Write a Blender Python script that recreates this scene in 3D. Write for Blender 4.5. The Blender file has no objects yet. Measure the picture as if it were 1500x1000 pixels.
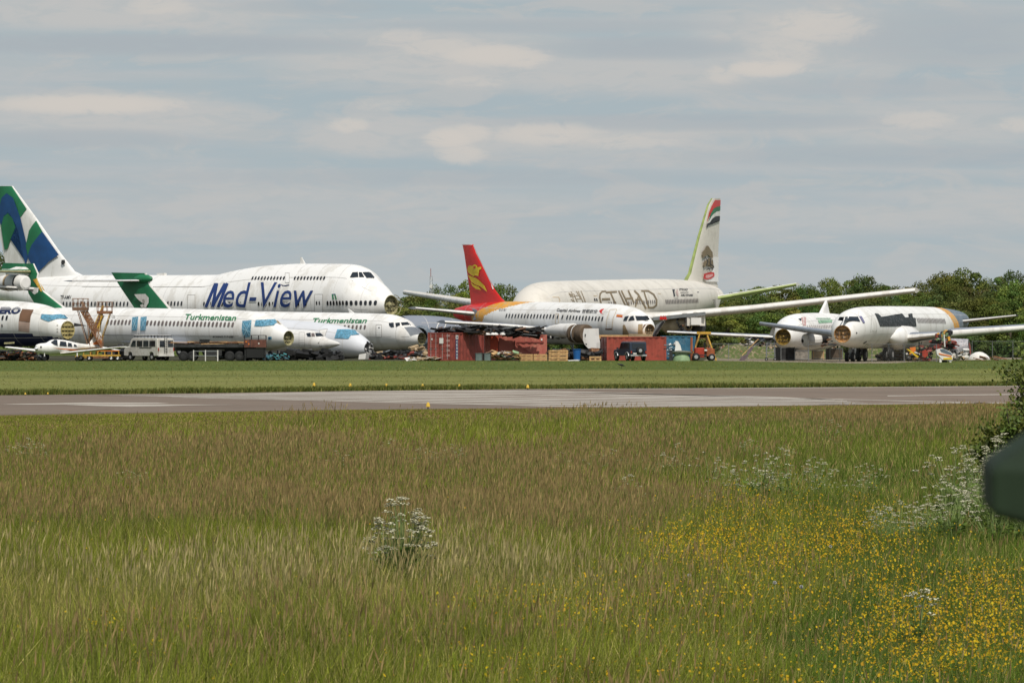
import bpy, bmesh, math, random
import numpy as np
from mathutils import Vector, Matrix, noise as mnoise
R = math.radians
C = bpy.context.scene.collection
sc = bpy.context.scene
QUAL = 1.0
# ------------------------------------------------------------------ camera, light, exposure
F = 6757.0; H = 2.4; YH = 490.0          # focal length in photo pixels, eye height, horizon row
cam = bpy.data.cameras.new('camera'); camo = bpy.data.objects.new('camera', cam); C.objects.link(camo)
camo.location = (0, 0, H); cam.sensor_width = 22.2; cam.lens = 22.2 * F / 1500
camo.rotation_euler = (R(90) - math.atan(10 / F), 0, 0)
cam.clip_start = .2; cam.clip_end = 12000
cam.dof.use_dof = True; cam.dof.focus_distance = 110; cam.dof.aperture_fstop = 15
sc.camera = camo
sc.view_settings.view_transform = 'Standard'; sc.view_settings.look = 'None'
sc.view_settings.exposure = 0; sc.view_settings.gamma = 1
SUN_EL, SUN_AZ = R(56), R(163)           # azimuth clockwise from +Y: behind the camera, a little left
sd = Vector((math.sin(SUN_AZ) * math.cos(SUN_EL), math.cos(SUN_AZ) * math.cos(SUN_EL), math.sin(SUN_EL)))
sl = bpy.data.lights.new('sun', 'SUN'); sl.energy = 3.4; sl.angle = R(.6); sl.color = (1, .95, .87)
so = bpy.data.objects.new('sun', sl); C.objects.link(so)
so.rotation_euler = (-sd).to_track_quat('-Z', 'Y').to_euler()

def N(nt, kind, **kw):
    n = nt.nodes.new('ShaderNode' + kind)
    for k, v in kw.items():
        if isinstance(k, str) and hasattr(n, k): setattr(n, k, v)
    return n
def mathn(nt, op, a, b=None, c=None, clamp=False):
    n = nt.nodes.new('ShaderNodeMath'); n.operation = op; n.use_clamp = clamp
    for i, v in enumerate((a, b, c)):
        if v is None: continue
        if isinstance(v, (int, float)): n.inputs[i].default_value = v
        else: nt.links.new(v, n.inputs[i])
    return n.outputs[0]
def mixc(nt, f, a, b):
    n = nt.nodes.new('ShaderNodeMix'); n.data_type = 'RGBA'
    for i, v in ((0, f), (6, a), (7, b)):
        if isinstance(v, (int, float)): n.inputs[i].default_value = v
        elif isinstance(v, tuple): n.inputs[i].default_value = (*v, 1)
        else: nt.links.new(v, n.inputs[i])
    return n.outputs[2]
def ramp(nt, v, a, b):
    n = nt.nodes.new('ShaderNodeMapRange'); n.interpolation_type = 'SMOOTHSTEP'
    n.inputs[1].default_value = a; n.inputs[2].default_value = b
    nt.links.new(v, n.inputs[0]); return n.outputs[0]

# sky: Nishita with a layer of procedural cloud
w = bpy.data.worlds.new('World'); sc.world = w; w.use_nodes = True; nt = w.node_tree
bg = nt.nodes['Background']; bg.inputs[1].default_value = .104
sky = N(nt, 'TexSky'); sky.sky_type = 'NISHITA'; sky.sun_disc = False
sky.sun_elevation = SUN_EL; sky.sun_rotation = SUN_AZ; sky.air_density = 1.2; sky.dust_density = 2
tc = N(nt, 'TexCoord'); sep = N(nt, 'SeparateXYZ'); nt.links.new(tc.outputs['Generated'], sep.inputs[0])
X, Y_, Z = sep.outputs
def wnoise(sx, sz, off, detail, dist=0, rough=.5):
    cb = N(nt, 'CombineXYZ')
    nt.links.new(mathn(nt, 'MULTIPLY', X, sx), cb.inputs[0]); nt.links.new(mathn(nt, 'MULTIPLY_ADD', Y_, 3, off), cb.inputs[1])
    nt.links.new(mathn(nt, 'MULTIPLY', Z, sz), cb.inputs[2])
    n = N(nt, 'TexNoise'); n.inputs['Scale'].default_value = 1; n.inputs['Detail'].default_value = detail
    n.inputs['Distortion'].default_value = dist; n.inputs['Roughness'].default_value = rough
    nt.links.new(cb.outputs[0], n.inputs['Vector']); return n.outputs[0]
band = wnoise(12, 190, 3.1, 3, .3)
fine = wnoise(95, 380, 9.7, 7, .7, .6)
mid = wnoise(50, 170, 5.2, 7, .8, .6)
col = mixc(nt, ramp(nt, band, .36, .66), (3.8, 4.5, 4.85), (4.45, 4.75, 4.9))
def ell(lst, edge=1.7):
    r_ = None
    for (px, py, rx, ry, s) in lst:
        dx = mathn(nt, 'MULTIPLY', mathn(nt, 'SUBTRACT', X, (px - 750) / F), F / rx)
        dz = mathn(nt, 'MULTIPLY', mathn(nt, 'SUBTRACT', Z, (YH - py) / F), F / ry)
        d = mathn(nt, 'ADD', mathn(nt, 'MULTIPLY', dx, dx), mathn(nt, 'MULTIPLY', dz, dz))
        g = mathn(nt, 'MULTIPLY', ramp(nt, d, edge, .05), s)
        r_ = g if r_ is None else mathn(nt, 'MAXIMUM', r_, g)
    return r_
front = mathn(nt, 'GREATER_THAN', Y_, 0)
def layer(col, lst, c_, nz, lo, hi, edge=1.9, k=.3):
    p = ell(lst, edge); n_ = mathn(nt, 'MULTIPLY', mathn(nt, 'MULTIPLY', p, front), ramp(nt, mathn(nt, 'ADD', nz, mathn(nt, 'MULTIPLY', p, k)), lo + .03, hi - .04))
    return mixc(nt, n_, col, c_)
pn = wnoise(150, 400, 1.3, 9, .9, .66); pn2 = wnoise(70, 210, 7.3, 8, .6, .62)
col = mixc(nt, mathn(nt, 'MULTIPLY', ramp(nt, mid, .46, .62), .7), col, (4.8, 4.87, 4.85))
# broad pale banks, mauve undersides, then the bright sunlit tops
col = layer(col, [(150, 22, 260, 26, .9), (620, 85, 230, 40, .9), (900, 110, 330, 26, .7), (1180, 62, 170, 50, .9), (820, 200, 230, 26, .8), (170, 175, 230, 34, .8), (560, 200, 120, 30, .7), (1350, 190, 180, 40, .6), (560, 300, 300, 20, .5), (1200, 320, 260, 20, .5), (1420, 300, 160, 24, .45), (200, 320, 300, 22, .4)], (5.1, 5.08, 4.98), pn2, .36, .66)
col = layer(col, [(230, 68, 330, 15, 1), (130, 205, 160, 14, .7), (940, 72, 150, 16, .9), (800, 40, 260, 10, .6), (1380, 60, 180, 40, .8), (1010, 180, 300, 12, .7), (1290, 130, 220, 14, .5), (640, 260, 400, 12, .5), (1330, 230, 300, 16, .7), (450, 12, 120, 10, .6)], (3.9, 4.32, 4.62), pn2, .34, .62)
col = mixc(nt, mathn(nt, 'MULTIPLY', ramp(nt, fine, .46, .66), .42), col, (4.05, 4.55, 4.75))
col = layer(col, [(130, 155, 145, 15, 1), (660, 203, 40, 16, .95), (690, 196, 34, 14, .8), (676, 226, 40, 16, .75), (800, 196, 80, 17, .75), (720, 82, 80, 16, .9), (640, 70, 70, 14, .6), (770, 88, 40, 14, .8), (1120, 102, 66, 13, .95), (1060, 110, 30, 14, .6), (1200, 40, 80, 26, .7), (1150, 75, 60, 22, .5), (510, 184, 32, 12, .8), (590, 60, 60, 18, .5), (235, 12, 50, 14, .6), (1340, 178, 60, 14, .6), (910, 208, 90, 12, .5), (1490, 185, 40, 14, .6), (560, 155, 60, 10, .4), (700, 120, 60, 9, .5)], (5.95, 5.6, 5.2), pn, .42, .78, 1.8, .34)
hz = ramp(nt, Z, .03, .0)
col = mixc(nt, mathn(nt, 'MULTIPLY', hz, .5), col, (4.35, 4.7, 4.75))
hi = ramp(nt, Z, .12, .6)
cover = mathn(nt, 'SUBTRACT', 1, mathn(nt, 'MULTIPLY', hi, .55))
nt.links.new(mixc(nt, cover, sky.outputs[0], col), bg.inputs[0])

# ------------------------------------------------------------------ helpers
def wp(px, py, Y): return Vector(((px - 750) / F * Y, Y, H + (YH - py) / F * Y))
def gy(py): return H * F / (py - YH)
def gp(px, py, z=0.0):
    Y = (H - z) * F / (py - YH); return Vector(((px - 750) / F * Y, Y, z))
def X_(px, Y): return (px - 750) / F * Y
def tag(o, label=None, cat=None, group=None, kind=None):
    if label: o['label'] = label
    if cat: o['category'] = cat
    if group: o['group'] = group
    if kind: o['kind'] = kind
    return o
def thing(name, label, cat, loc=(0, 0, 0), rz=0, group=None):
    o = bpy.data.objects.new(name, None); C.objects.link(o); o.location = loc; o.rotation_euler.z = rz
    o.empty_display_size = .5
    return tag(o, label, cat, group)
def dup(o, loc, rz=0, s=1, label=None, parent=None):
    c = o.copy(); C.objects.link(c); c.location = loc; c.rotation_euler.z = rz; c.scale = (s, s, s) if isinstance(s, (int, float)) else s
    if label: c['label'] = label
    for ch in list(o.children):
        d = ch.copy(); C.objects.link(d); d.parent = c
        for g in list(ch.children):
            e = g.copy(); C.objects.link(e); e.parent = d
    return c

class MB:
    def __init__(s): s.v = []; s.f = []; s.m = []; s.mats = []
    def mi(s, m):
        if m not in s.mats: s.mats.append(m)
        return s.mats.index(m)
    def add(s, vs, fs, m):
        o = len(s.v); s.v += [tuple(v) for v in vs]; k = s.mi(m)
        for f in fs: s.f.append([i + o for i in f]); s.m.append(k)
        return s
    def box(s, c, d, m, rz=0, rx=0, ry=0, taper=1):
        M = Matrix.Rotation(rz, 3, 'Z') @ Matrix.Rotation(ry, 3, 'Y') @ Matrix.Rotation(rx, 3, 'X')
        vs = []
        for z in (-.5, .5):
            k = taper if z > 0 else 1
            for x, y in ((-.5, -.5), (.5, -.5), (.5, .5), (-.5, .5)):
                vs.append(Vector(c) + M @ Vector((x * d[0] * k, y * d[1] * k, z * d[2])))
        return s.add(vs, [(3, 2, 1, 0), (4, 5, 6, 7), (0, 1, 5, 4), (1, 2, 6, 5), (2, 3, 7, 6), (3, 0, 4, 7)], m)
    def tube(s, a, b, r, m, n=8, r2=None, cap=True):
        a = Vector(a); b = Vector(b); r2 = r if r2 is None else r2
        q = (b - a).to_track_quat('Z', 'Y'); vs = []
        for p, rr in ((a, r), (b, r2)):
            for i in range(n):
                t = 2 * math.pi * i / n; vs.append(p + q @ Vector((rr * math.cos(t), rr * math.sin(t), 0)))
        fs = [(i, (i + 1) % n, n + (i + 1) % n, n + i) for i in range(n)]
        if cap: fs += [tuple(range(n - 1, -1, -1)), tuple(range(n, 2 * n))]
        return s.add(vs, fs, m)
    def lathe(s, c, axis, prof, m, n=20, cap=False):
        c = Vector(c); q = Vector(axis).to_track_quat('Z', 'Y'); vs = []
        for (h, r) in prof:
            for i in range(n):
                t = 2 * math.pi * i / n; vs.append(c + q @ Vector((r * math.cos(t), r * math.sin(t), h)))
        fs = []
        for k in range(len(prof) - 1):
            for i in range(n):
                fs.append((k * n + i, k * n + (i + 1) % n, (k + 1) * n + (i + 1) % n, (k + 1) * n + i))
        if cap: fs += [tuple(range(n)), tuple(range((len(prof) - 1) * n, len(prof) * n))]
        return s.add(vs, fs, m)
    def prism(s, pts, off, m):
        """closed polygon (3-D points) extruded by vector off"""
        n = len(pts); off = Vector(off)
        vs = [Vector(p) for p in pts] + [Vector(p) + off for p in pts]
        return s.add(vs, [tuple(range(n)), tuple(range(2 * n - 1, n - 1, -1))] + [(i, n + i, n + (i + 1) % n, (i + 1) % n) for i in range(n)], m)
    def airfoil(s, secs, m, m_le=None, up=Vector((0, 0, 1)), cap=True):
        """secs: (LE, TE, thickness)"""
        cs = [(0, 0), (.012, .3), (.05, .62), (.15, .9), (.3, 1), (.5, .88), (.75, .5), (1, .06)]
        ring = [(c, t) for c, t in cs] + [(c, -t * .8) for c, t in cs[::-1][:-1]]
        n = len(ring); vs = []
        for LE, TE, th in secs:
            LE = Vector(LE); TE = Vector(TE)
            for c, t in ring: vs.append(LE.lerp(TE, c) + up * (t * th / 2))
        o = len(s.v); s.v += [tuple(v) for v in vs]; k = s.mi(m); kl = s.mi(m_le or m)
        for j in range(len(secs) - 1):
            for i in range(n):
                le = i in (0, 1, n - 1, n - 2)
                s.f.append([o + j * n + i, o + j * n + (i + 1) % n, o + (j + 1) * n + (i + 1) % n, o + (j + 1) * n + i]); s.m.append(kl if le else k)
        if cap:
            for j in (0, len(secs) - 1): s.f.append([o + j * n + i for i in range(n)]); s.m.append(k)
        return s
    def build(s, name, parent=None, smooth=None, org=None):
        me = bpy.data.meshes.new(name)
        if parent is not None and org is None: org = parent.location if parent.get('_world') else Vector((0, 0, 0))
        vs = s.v
        if org is not None: vs = [(x - org[0], y - org[1], z - org[2]) for x, y, z in vs]
        me.from_pydata(vs, [], s.f)
        for m in s.mats: me.materials.append(m)
        me.polygons.foreach_set('material_index', s.m)
        if smooth: me.shade_smooth(); 
        if smooth and smooth is not True:
            me.set_sharp_from_angle(angle=R(smooth))
        me.update()
        o = bpy.data.objects.new(name, me); C.objects.link(o)
        if parent is not None: o.parent = parent
        elif org is not None: o.location = org
        return o
def wthing(name, label, cat, loc, group=None):
    """thing whose parts are given in world coordinates"""
    o = thing(name, label, cat, loc, 0, group); o['_world'] = 1; return o

# ------------------------------------------------------------------ materials
MC = {}
def mat(name, col, rough=.6, metal=0, var=.12, scale=1.0, spec=.4, bump=0, col2=None, streak=None, c2amt=1.0, c2rng=(.5, .62)):
    if name in MC: return MC[name]
    m = bpy.data.materials.new(name); m.use_nodes = True; nt = m.node_tree; b = nt.nodes['Principled BSDF']
    b.inputs['Roughness'].default_value = rough; b.inputs['Metallic'].default_value = metal
    b.inputs['Specular IOR Level'].default_value = spec
    g = N(nt, 'TexCoord'); mp = N(nt, 'Mapping'); nt.links.new(g.outputs['Object'], mp.inputs[0])
    if streak: mp.inputs['Scale'].default_value = streak
    n = N(nt, 'TexNoise'); n.inputs['Scale'].default_value = scale; n.inputs['Detail'].default_value = 5; nt.links.new(mp.outputs[0], n.inputs['Vector'])
    d = tuple(c * (1 - var) for c in col); l = tuple(min(1, c * (1 + var)) for c in col)
    c = mixc(nt, ramp(nt, n.outputs[0], .3, .7), d, l)
    if col2:
        n2 = N(nt, 'TexNoise'); n2.inputs['Scale'].default_value = scale * 2.3; n2.inputs['Detail'].default_value = 8; n2.inputs['Roughness'].default_value = .65
        mp2 = N(nt, 'Mapping'); nt.links.new(g.outputs['Object'], mp2.inputs[0]); mp2.inputs['Location'].default_value = (13, 7, 3)
        if streak: mp2.inputs['Scale'].default_value = streak
        nt.links.new(mp2.outputs[0], n2.inputs['Vector'])
        c = mixc(nt, mathn(nt, 'MULTIPLY', ramp(nt, n2.outputs[0], *c2rng), c2amt), c, col2)
    nt.links.new(c, b.inputs['Base Color'])
    if bump:
        bp = N(nt, 'Bump'); bp.inputs['Strength'].default_value = bump; bp.inputs['Distance'].default_value = .05
        nt.links.new(n.outputs[0], bp.inputs['Height']); nt.links.new(bp.outputs[0], b.inputs['Normal'])
    MC[name] = m; return m
WHITE = mat('white_paint', (.80, .785, .75), .5, var=.03, scale=.25, col2=(.58, .55, .49), c2amt=.55, streak=(1, 1, .3), spec=.5)
WHITE2 = mat('worn_white_paint', (.74, .72, .68), .5, var=.05, scale=.4, col2=(.52, .48, .42), c2amt=.55, streak=(1, 1, .3))
CREAM = mat('beige_paint', (.68, .64, .565), .5, var=.04, scale=.2, col2=(.56, .52, .45), c2amt=.6)
NAVY = mat('navy_paint', (.012, .02, .075), .35, var=.1)
BLUE = mat('letter_blue', (.015, .04, .16), .4, var=.1)
TBLUE = mat('tail_blue', (.01, .065, .2), .4, var=.12)
TGREEN = mat('tail_green', (.018, .17, .07), .4, var=.15, scale=.5)
LGREEN = mat('letter_green', (.03, .2, .08), .4)
RED = mat('tail_red', (.62, .02, .015), .35, var=.1, scale=.4)
YEL = mat('emblem_yellow', (.7, .48, .02), .4)
ORNG = mat('orange_paint', (.72, .33, .03), .4, var=.12, col2=(.55, .38, .16), scale=.8)
TAN = mat('bare_tan', (.38, .28, .16), .6, var=.15, scale=1.5, col2=(.2, .14, .08), c2amt=.6)
GOLD = mat('letter_gold', (.21, .155, .085), .45)
GREY = mat('grey_paint', (.22, .24, .28), .45, var=.06, scale=.3)
SLATE = mat('slate_paint', (.13, .17, .21), .45, var=.2, scale=.6, col2=(.3, .33, .36), c2amt=.5)
GLASS = mat('dark_window', (.012, .014, .018), .12, var=.2, spec=.6)
CGLASS = mat('cockpit_glass', (.015, .02, .025), .1, var=.2, spec=.7)
PRIMER = mat('primer_yellow', (.36, .33, .18), .6, var=.25, scale=3, col2=(.12, .1, .05), c2amt=.8)
PRIMERG = mat('primer_green', (.27, .33, .10), .5, var=.2, scale=1)
TAPE = mat('blue_tape', (.08, .24, .35), .4, var=.4, scale=5, col2=(.25, .42, .5), c2amt=.7)
BLACK = mat('black_rubber', (.012, .012, .012), .7)
DARK = mat('dark_metal', (.035, .035, .035), .6, metal=.2, var=.4, scale=2)
ALU = mat('bare_aluminium', (.42, .42, .42), .4, metal=.6, var=.15, scale=1.5)
STEEL = mat('grey_steel', (.25, .26, .26), .45, metal=.5, var=.2)
RUST = mat('rusty_brown', (.2, .09, .045), .8, var=.3, scale=3, col2=(.32, .2, .1))
BROWNP = mat('brown_ply', (.17, .09, .05), .7, var=.15)
LINEG = mat('panel_line_grey', (.3, .29, .27), .6)
LINEB = mat('panel_line_gold', (.5, .33, .12), .6)
CRED = mat('container_maroon', (.27, .06, .045), .6, var=.15, scale=.8, col2=(.13, .03, .02), c2amt=.6)
CRED2 = mat('container_red', (.42, .115, .085), .65, var=.12, scale=.7, col2=(.5, .2, .14), c2amt=.7)
CRED3 = mat('container_brick', (.33, .065, .042), .65, var=.15, scale=.8, col2=(.2, .05, .03), c2amt=.6)
CBLUE = mat('container_blue', (.045, .16, .25), .6, var=.2, scale=1, col2=(.1, .2, .27))
WOOD = mat('pallet_wood', (.55, .34, .15), .75, var=.2, scale=3)
RUSTY = mat('yellow_steel', (.55, .33, .05), .6, var=.2, scale=2, col2=(.3, .15, .05), c2amt=.5)
VANW = mat('van_white', (.6, .58, .53), .4, var=.08, scale=1.5, col2=(.4, .36, .28), c2amt=.5)
SUVB = mat('suv_blue', (.025, .035, .055), .3, var=.2)
SILV = mat('silver_paint', (.5, .5, .5), .35, metal=.4)
OR2 = mat('stripe_orange', (.75, .2, .03), .4)
GRN = mat('pale_green_fibre', (.22, .32, .17), .6, var=.15, scale=2)
BLUEP = mat('barrel_blue', (.02, .12, .36), .4)
CYAN = mat('cyan_rag', (.08, .3, .32), .7)
TEXTBK = mat('text_black', (.03, .03, .035), .5)
FRED = mat('machine_red', (.36, .04, .02), .55, var=.2, scale=2)
FOR = mat('machine_orange', (.3, .085, .03), .65, var=.25, scale=2)

# ------------------------------------------------------------------ 2-D shapes cut into a grid so that they follow a curved skin
def grid2d(polys, dx, dy, me2d=None, T=None):
    bm = bmesh.new()
    if me2d is not None:
        bm.from_mesh(me2d)
        for v in bm.verts:
            x, y = T(v.co.x, v.co.y); v.co = (x, y, 0)
    else:
        for p in polys:
            bm.faces.new([bm.verts.new((x, y, 0)) for x, y in p])
    xs = [v.co.x for v in bm.verts]; ys = [v.co.y for v in bm.verts]
    if not xs: bm.free(); return [], []
    if me2d is None: bmesh.ops.triangulate(bm, faces=bm.faces[:])
    for lo, hi, d, nrm in ((min(xs), max(xs), dx, (1, 0, 0)), (min(ys), max(ys), dy, (0, 1, 0))):
        k = lo + d
        while k < hi:
            co = (k, 0, 0) if nrm[0] else (0, k, 0)
            bmesh.ops.bisect_plane(bm, geom=bm.verts[:] + bm.edges[:] + bm.faces[:], plane_co=co, plane_no=nrm, dist=1e-4)
            k += d
    bmesh.ops.triangulate(bm, faces=bm.faces[:])
    bm.verts.index_update()
    v = [(q.co.x, q.co.y) for q in bm.verts]; f = [[q.index for q in fa.verts] for fa in bm.faces]
    bm.free(); return v, f
def textmesh(body, bold=0.0, shear=0.0):
    cu = bpy.data.curves.new('t', 'FONT'); cu.body = body; cu.offset = bold; cu.shear = 0; cu.resolution_u = 3
    o = bpy.data.objects.new('t', cu); C.objects.link(o)
    dg = bpy.context.evaluated_depsgraph_get()
    me = bpy.data.meshes.new_from_object(o.evaluated_get(dg)); bpy.data.objects.remove(o)
    for v in me.vertices: v.co.x += shear * v.co.y
    return me
def text2d(body, x0, x1, yt0, yb0, yt1=None, yb1=None, bold=0, shear=0, dx=8, dy=4):
    """text fitted in a box of photo pixels: cap top yt, base yb at left (0) and right (1)"""
    yt1 = yt0 if yt1 is None else yt1; yb1 = yb0 if yb1 is None else yb1
    me = textmesh(body, bold, shear)
    if not me.vertices: return [], []
    xs = [v.co.x for v in me.vertices]; a, b = min(xs), max(xs)
    ys = [v.co.y for v in me.vertices]; lo, hi = min(ys), max(ys)
    if lo > -.1 : lo = 0
    def T(x, y):
        s = (x - a) / (b - a); q = (y - lo) / (hi - lo)
        yt = yt0 + (yt1 - yt0) * s; yb = yb0 + (yb1 - yb0) * s
        return x0 + s * (x1 - x0), yb + q * (yt - yb)
    r = grid2d(None, dx, dy, me, T); bpy.data.meshes.remove(me); return r
def stroke(pts, wd):
    """polyline as quads"""
    out = []
    for (x0, y0), (x1, y1) in zip(pts[:-1], pts[1:]):
        dx, dy = x1 - x0, y1 - y0; L = math.hypot(dx, dy) or 1; nx, ny = -dy / L * wd / 2, dx / L * wd / 2
        ex, ey = dx / L * wd * .2, dy / L * wd * .2
        out.append([(x0 + nx - ex, y0 + ny - ey), (x1 + nx + ex, y1 + ny + ey), (x1 - nx + ex, y1 - ny + ey), (x0 - nx - ex, y0 - ny - ey)])
    return out
def closed(p): return list(p) + [p[0]]

def pchip(xs, ys):
    n = len(xs); h = [xs[i + 1] - xs[i] for i in range(n - 1)]; d = [(ys[i + 1] - ys[i]) / h[i] for i in range(n - 1)]
    m = [d[0]] + [0] * (n - 2) + [d[-1]]
    for i in range(1, n - 1):
        if d[i - 1] * d[i] > 0:
            w1 = 2 * h[i] + h[i - 1]; w2 = h[i] + 2 * h[i - 1]; m[i] = (w1 + w2) / (w1 / d[i - 1] + w2 / d[i])
    def f(x):
        x = min(max(x, xs[0]), xs[-1]); i = 0
        while i < n - 2 and x > xs[i + 1]: i += 1
        t = (x - xs[i]) / h[i]
        return ((1 + 2 * t) * (1 - t) ** 2 * ys[i] + t * (1 - t) ** 2 * h[i] * m[i] + t * t * (3 - 2 * t) * ys[i + 1] + t * t * (t - 1) * h[i] * m[i + 1])
    return f

class Craft:
    def __init__(s, name, label, npx, nY, theta, side, table, wf=1.0, wmax=9, egg=0, m=None, matfn=None, cat='airliner', bulk=PRIMER, inner=True, group=None, zoff=0):
        th = R(theta); s.a = Vector((-side * math.cos(th), math.sin(th))); s.b = Vector((-side * math.sin(th), -math.cos(th)))
        s.N = Vector((X_(npx, nY), nY)); s.side = side; s.wf = wf; s.wmax = wmax; s.egg = egg; s.bulk = bulk
        s.m = m or WHITE; s.matfn = matfn; s.seams = 3.3; s.rs = .8
        ts, tops, bots = [], [], []
        for (px, yt, yb) in table:
            t = s.solve_t(px, 0); Y = s.N.y + t * s.a.y
            ts.append(t); tops.append(H + (YH - yt) / F * Y); bots.append(H + (YH - yb) / F * Y)
        o = sorted(range(len(ts)), key=lambda i: ts[i]); ts = [ts[i] for i in o]; tops = [tops[i] for i in o]; bots = [bots[i] for i in o]
        s.ts = ts; s.ft = pchip(ts, tops); s.fb = pchip(ts, bots)
        s.root = wthing(name, label, cat, (s.N.x, s.N.y, 0), group)
        s.hull = MB(); s.inner = inner
    def solve_t(s, px, u):
        k = (px - 750) / F
        return (k * (s.N.y + u * s.b.y) - (s.N.x + u * s.b.x)) / (s.a.x - k * s.a.y)
    def sec(s, t):
        zt, zb = s.ft(t), s.fb(t); h = max(.02, (zt - zb) / 2); return (zt + zb) / 2, h, min(h * s.wf, s.wmax)
    def su(s, t, z):
        zc, h, w_ = s.sec(t); q = max(-1, min(1, (z - zc) / h))
        return w_ * math.sqrt(max(0, 1 - q * q)) * (1 - s.egg * max(0, q) ** 1.5), q
    def P(s, t, u, z): return Vector((s.N.x + t * s.a.x + u * s.b.x, s.N.y + t * s.a.y + u * s.b.y, z))
    def pz(s, t, u, py): return H + (YH - py) / F * (s.N.y + t * s.a.y + u * s.b.y)
    def ray(s, px, py, far=False):
        u = 0; t = 0; z = 0
        for i in range(24):
            t = s.solve_t(px, u); z = s.pz(t, u, py); un = s.su(t, z)[0]; u = u * .4 + un * .6
        return t, u, z
    def skin(s, px, py, eps=.025):
        t, u, z = s.ray(px, py); zc, h, w_ = s.sec(t); q = max(-1, min(1, (z - zc) / h))
        return s.P(t, u + eps * max(.3, math.sqrt(1 - q * q)), z + eps * q)
    def at(s, t, z, eps=.02):
        u, q = s.su(t, z); return s.P(t, u + eps * max(.3, math.sqrt(1 - q * q)), z + eps * q)
    def decal2(s, vf, m, eps=.03, mb=None):
        v, f = vf; (mb or s.hull).add([s.skin(x, y, eps) for x, y in v], f, m)
    def decal(s, polys, m, eps=.03, dx=7, dy=3.5, mb=None): s.decal2(grid2d(polys, dx, dy), m, eps, mb)
    def text(s, body, m, *a, eps=.04, **k): s.decal2(text2d(body, *a, **k), m, eps)
    def part(s, name, polys, m, eps=.05, dx=6, dy=3.5, border=None, bw=.5):
        mb = MB(); s.decal(polys, m, eps, dx, dy, mb)
        if border:
            for p in polys: s.decal(stroke(closed(p), bw), border, eps + .015, dx, dy, mb)
        return mb.build(name, s.root)
    def windows(s, x0, x1, y0, y1, n, m=GLASS, wd=.25, ht=.38, skip=(), name='cabin_window', slant=0):
        t0, _, z0 = s.ray(x0, y0); t1, _, z1 = s.ray(x1, y1)
        for i in range(n):
            if i in skip: continue
            k = i / (n - 1); t = t0 + (t1 - t0) * k; z = z0 + (z1 - z0) * k; mb = MB(); vs = []
            for (a, b) in ((-.5, -.25), (-.25, -.5), (.25, -.5), (.5, -.25), (.5, .25), (.25, .5), (-.25, .5), (-.5, .25)):
                vs.append(s.at(t + a * wd + slant * b * ht, z + b * ht, .03))
            mb.add(vs, [tuple(range(8))], m)
            mb.build(name, s.root)
    def finish(s, rings=5, n=44, open_nose=True, bulk_depth=.35, dish=1.0):
        tt = []; n = n if s.rs > .5 else 96
        for a, b in zip(s.ts[:-1], s.ts[1:]):
            k = max(2, min(10 if s.rs > .5 else 60, int((b - a) / s.rs)) + 1)
            tt += [a + (b - a) * i / k for i in range(k)]
        tt.append(s.ts[-1])
        vs = []
        for t in tt:
            zc, h, w_ = s.sec(t)
            for i in range(n):
                ph = 2 * math.pi * i / n; q = math.cos(ph); u = w_ * math.sin(ph) * (1 - s.egg * max(0, q) ** 1.5)
                vs.append(s.P(t, u, zc + h * q))
        o = len(s.hull.v); s.hull.v += [tuple(v) for v in vs]
        for j in range(len(tt) - 1):
            for i in range(n):
                f = [o + j * n + i, o + j * n + (i + 1) % n, o + (j + 1) * n + (i + 1) % n, o + (j + 1) * n + i]
                m = s.m
                if s.matfn:
                    c = [sum(s.hull.v[q][k] for q in f) / 4 for k in range(3)]
                    d = Vector((c[0], c[1])) - s.N
                    m = s.matfn(d.dot(s.a), d.dot(s.b), c[2]) or s.m
                s.hull.f.append(f); s.hull.m.append(s.hull.mi(m))
        s.hull.f.append([o + (len(tt) - 1) * n + i for i in range(n)]); s.hull.m.append(s.hull.mi(s.m))
        if not open_nose: s.hull.f.append([o + i for i in range(n)]); s.hull.m.append(s.hull.mi(s.m))
        PL = mat('panel_seam', (.60, .58, .55) if s.m is not CREAM else (.5, .46, .38), .6)
        def seam(pts):
            f_ = []; o_ = len(s.hull.v)
            for (t_, q_), (dt, dq) in pts:
                zc, hh, w_ = s.sec(t_)
                for sg in (-1, 1): s.hull.v.append(tuple(s.at(t_ + sg * dt, zc + hh * (q_ + sg * dq), .012)))
            k_ = s.hull.mi(PL)
            for i_ in range(len(pts) - 1): s.hull.f.append([o_ + 2 * i_, o_ + 2 * i_ + 1, o_ + 2 * i_ + 3, o_ + 2 * i_ + 2]); s.hull.m.append(k_)
        if s.seams:
            tq = 2.2
            while tq < s.ts[-1] - 2:
                seam([((tq, math.sin(R(a_))), (.022, 0)) for a_ in range(-84, 85, 8)]); tq += s.seams
            zc, hh, w_ = s.sec(0)
            for q_ in (-.62, -.3, .62):
                seam([((1.5 + (s.ts[-1] - 5) * i_ / 60, q_), (0, .008)) for i_ in range(61)])
        h_ = s.hull.build('fuselage', s.root, smooth=40)
        if open_nose:
            zc, h, w_ = s.sec(0); mb = MB(); vs = []
            for t, k in ((-.02, 1.0), (-.02, .93), (bulk_depth, .9)):
                for i in range(28):
                    ph = 2 * math.pi * i / 28; vs.append(s.P(t, w_ * k * math.sin(ph), zc + h * k * math.cos(ph)))
            fs = [(j * 28 + i, j * 28 + (i + 1) % 28, (j + 1) * 28 + (i + 1) % 28, (j + 1) * 28 + i) for j in range(2) for i in range(28)]
            mb.add(vs, fs + [tuple(range(56, 84))], s.bulk)
            # ribs, beams and the radar mount
            for q in (-.5, -.05, .4):
                ww = w_ * .88 * math.sqrt(1 - q * q)
                mb.tube(s.P(bulk_depth - .06, -ww, zc + h * q), s.P(bulk_depth - .06, ww, zc + h * q), .035, DARK, 5)
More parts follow.
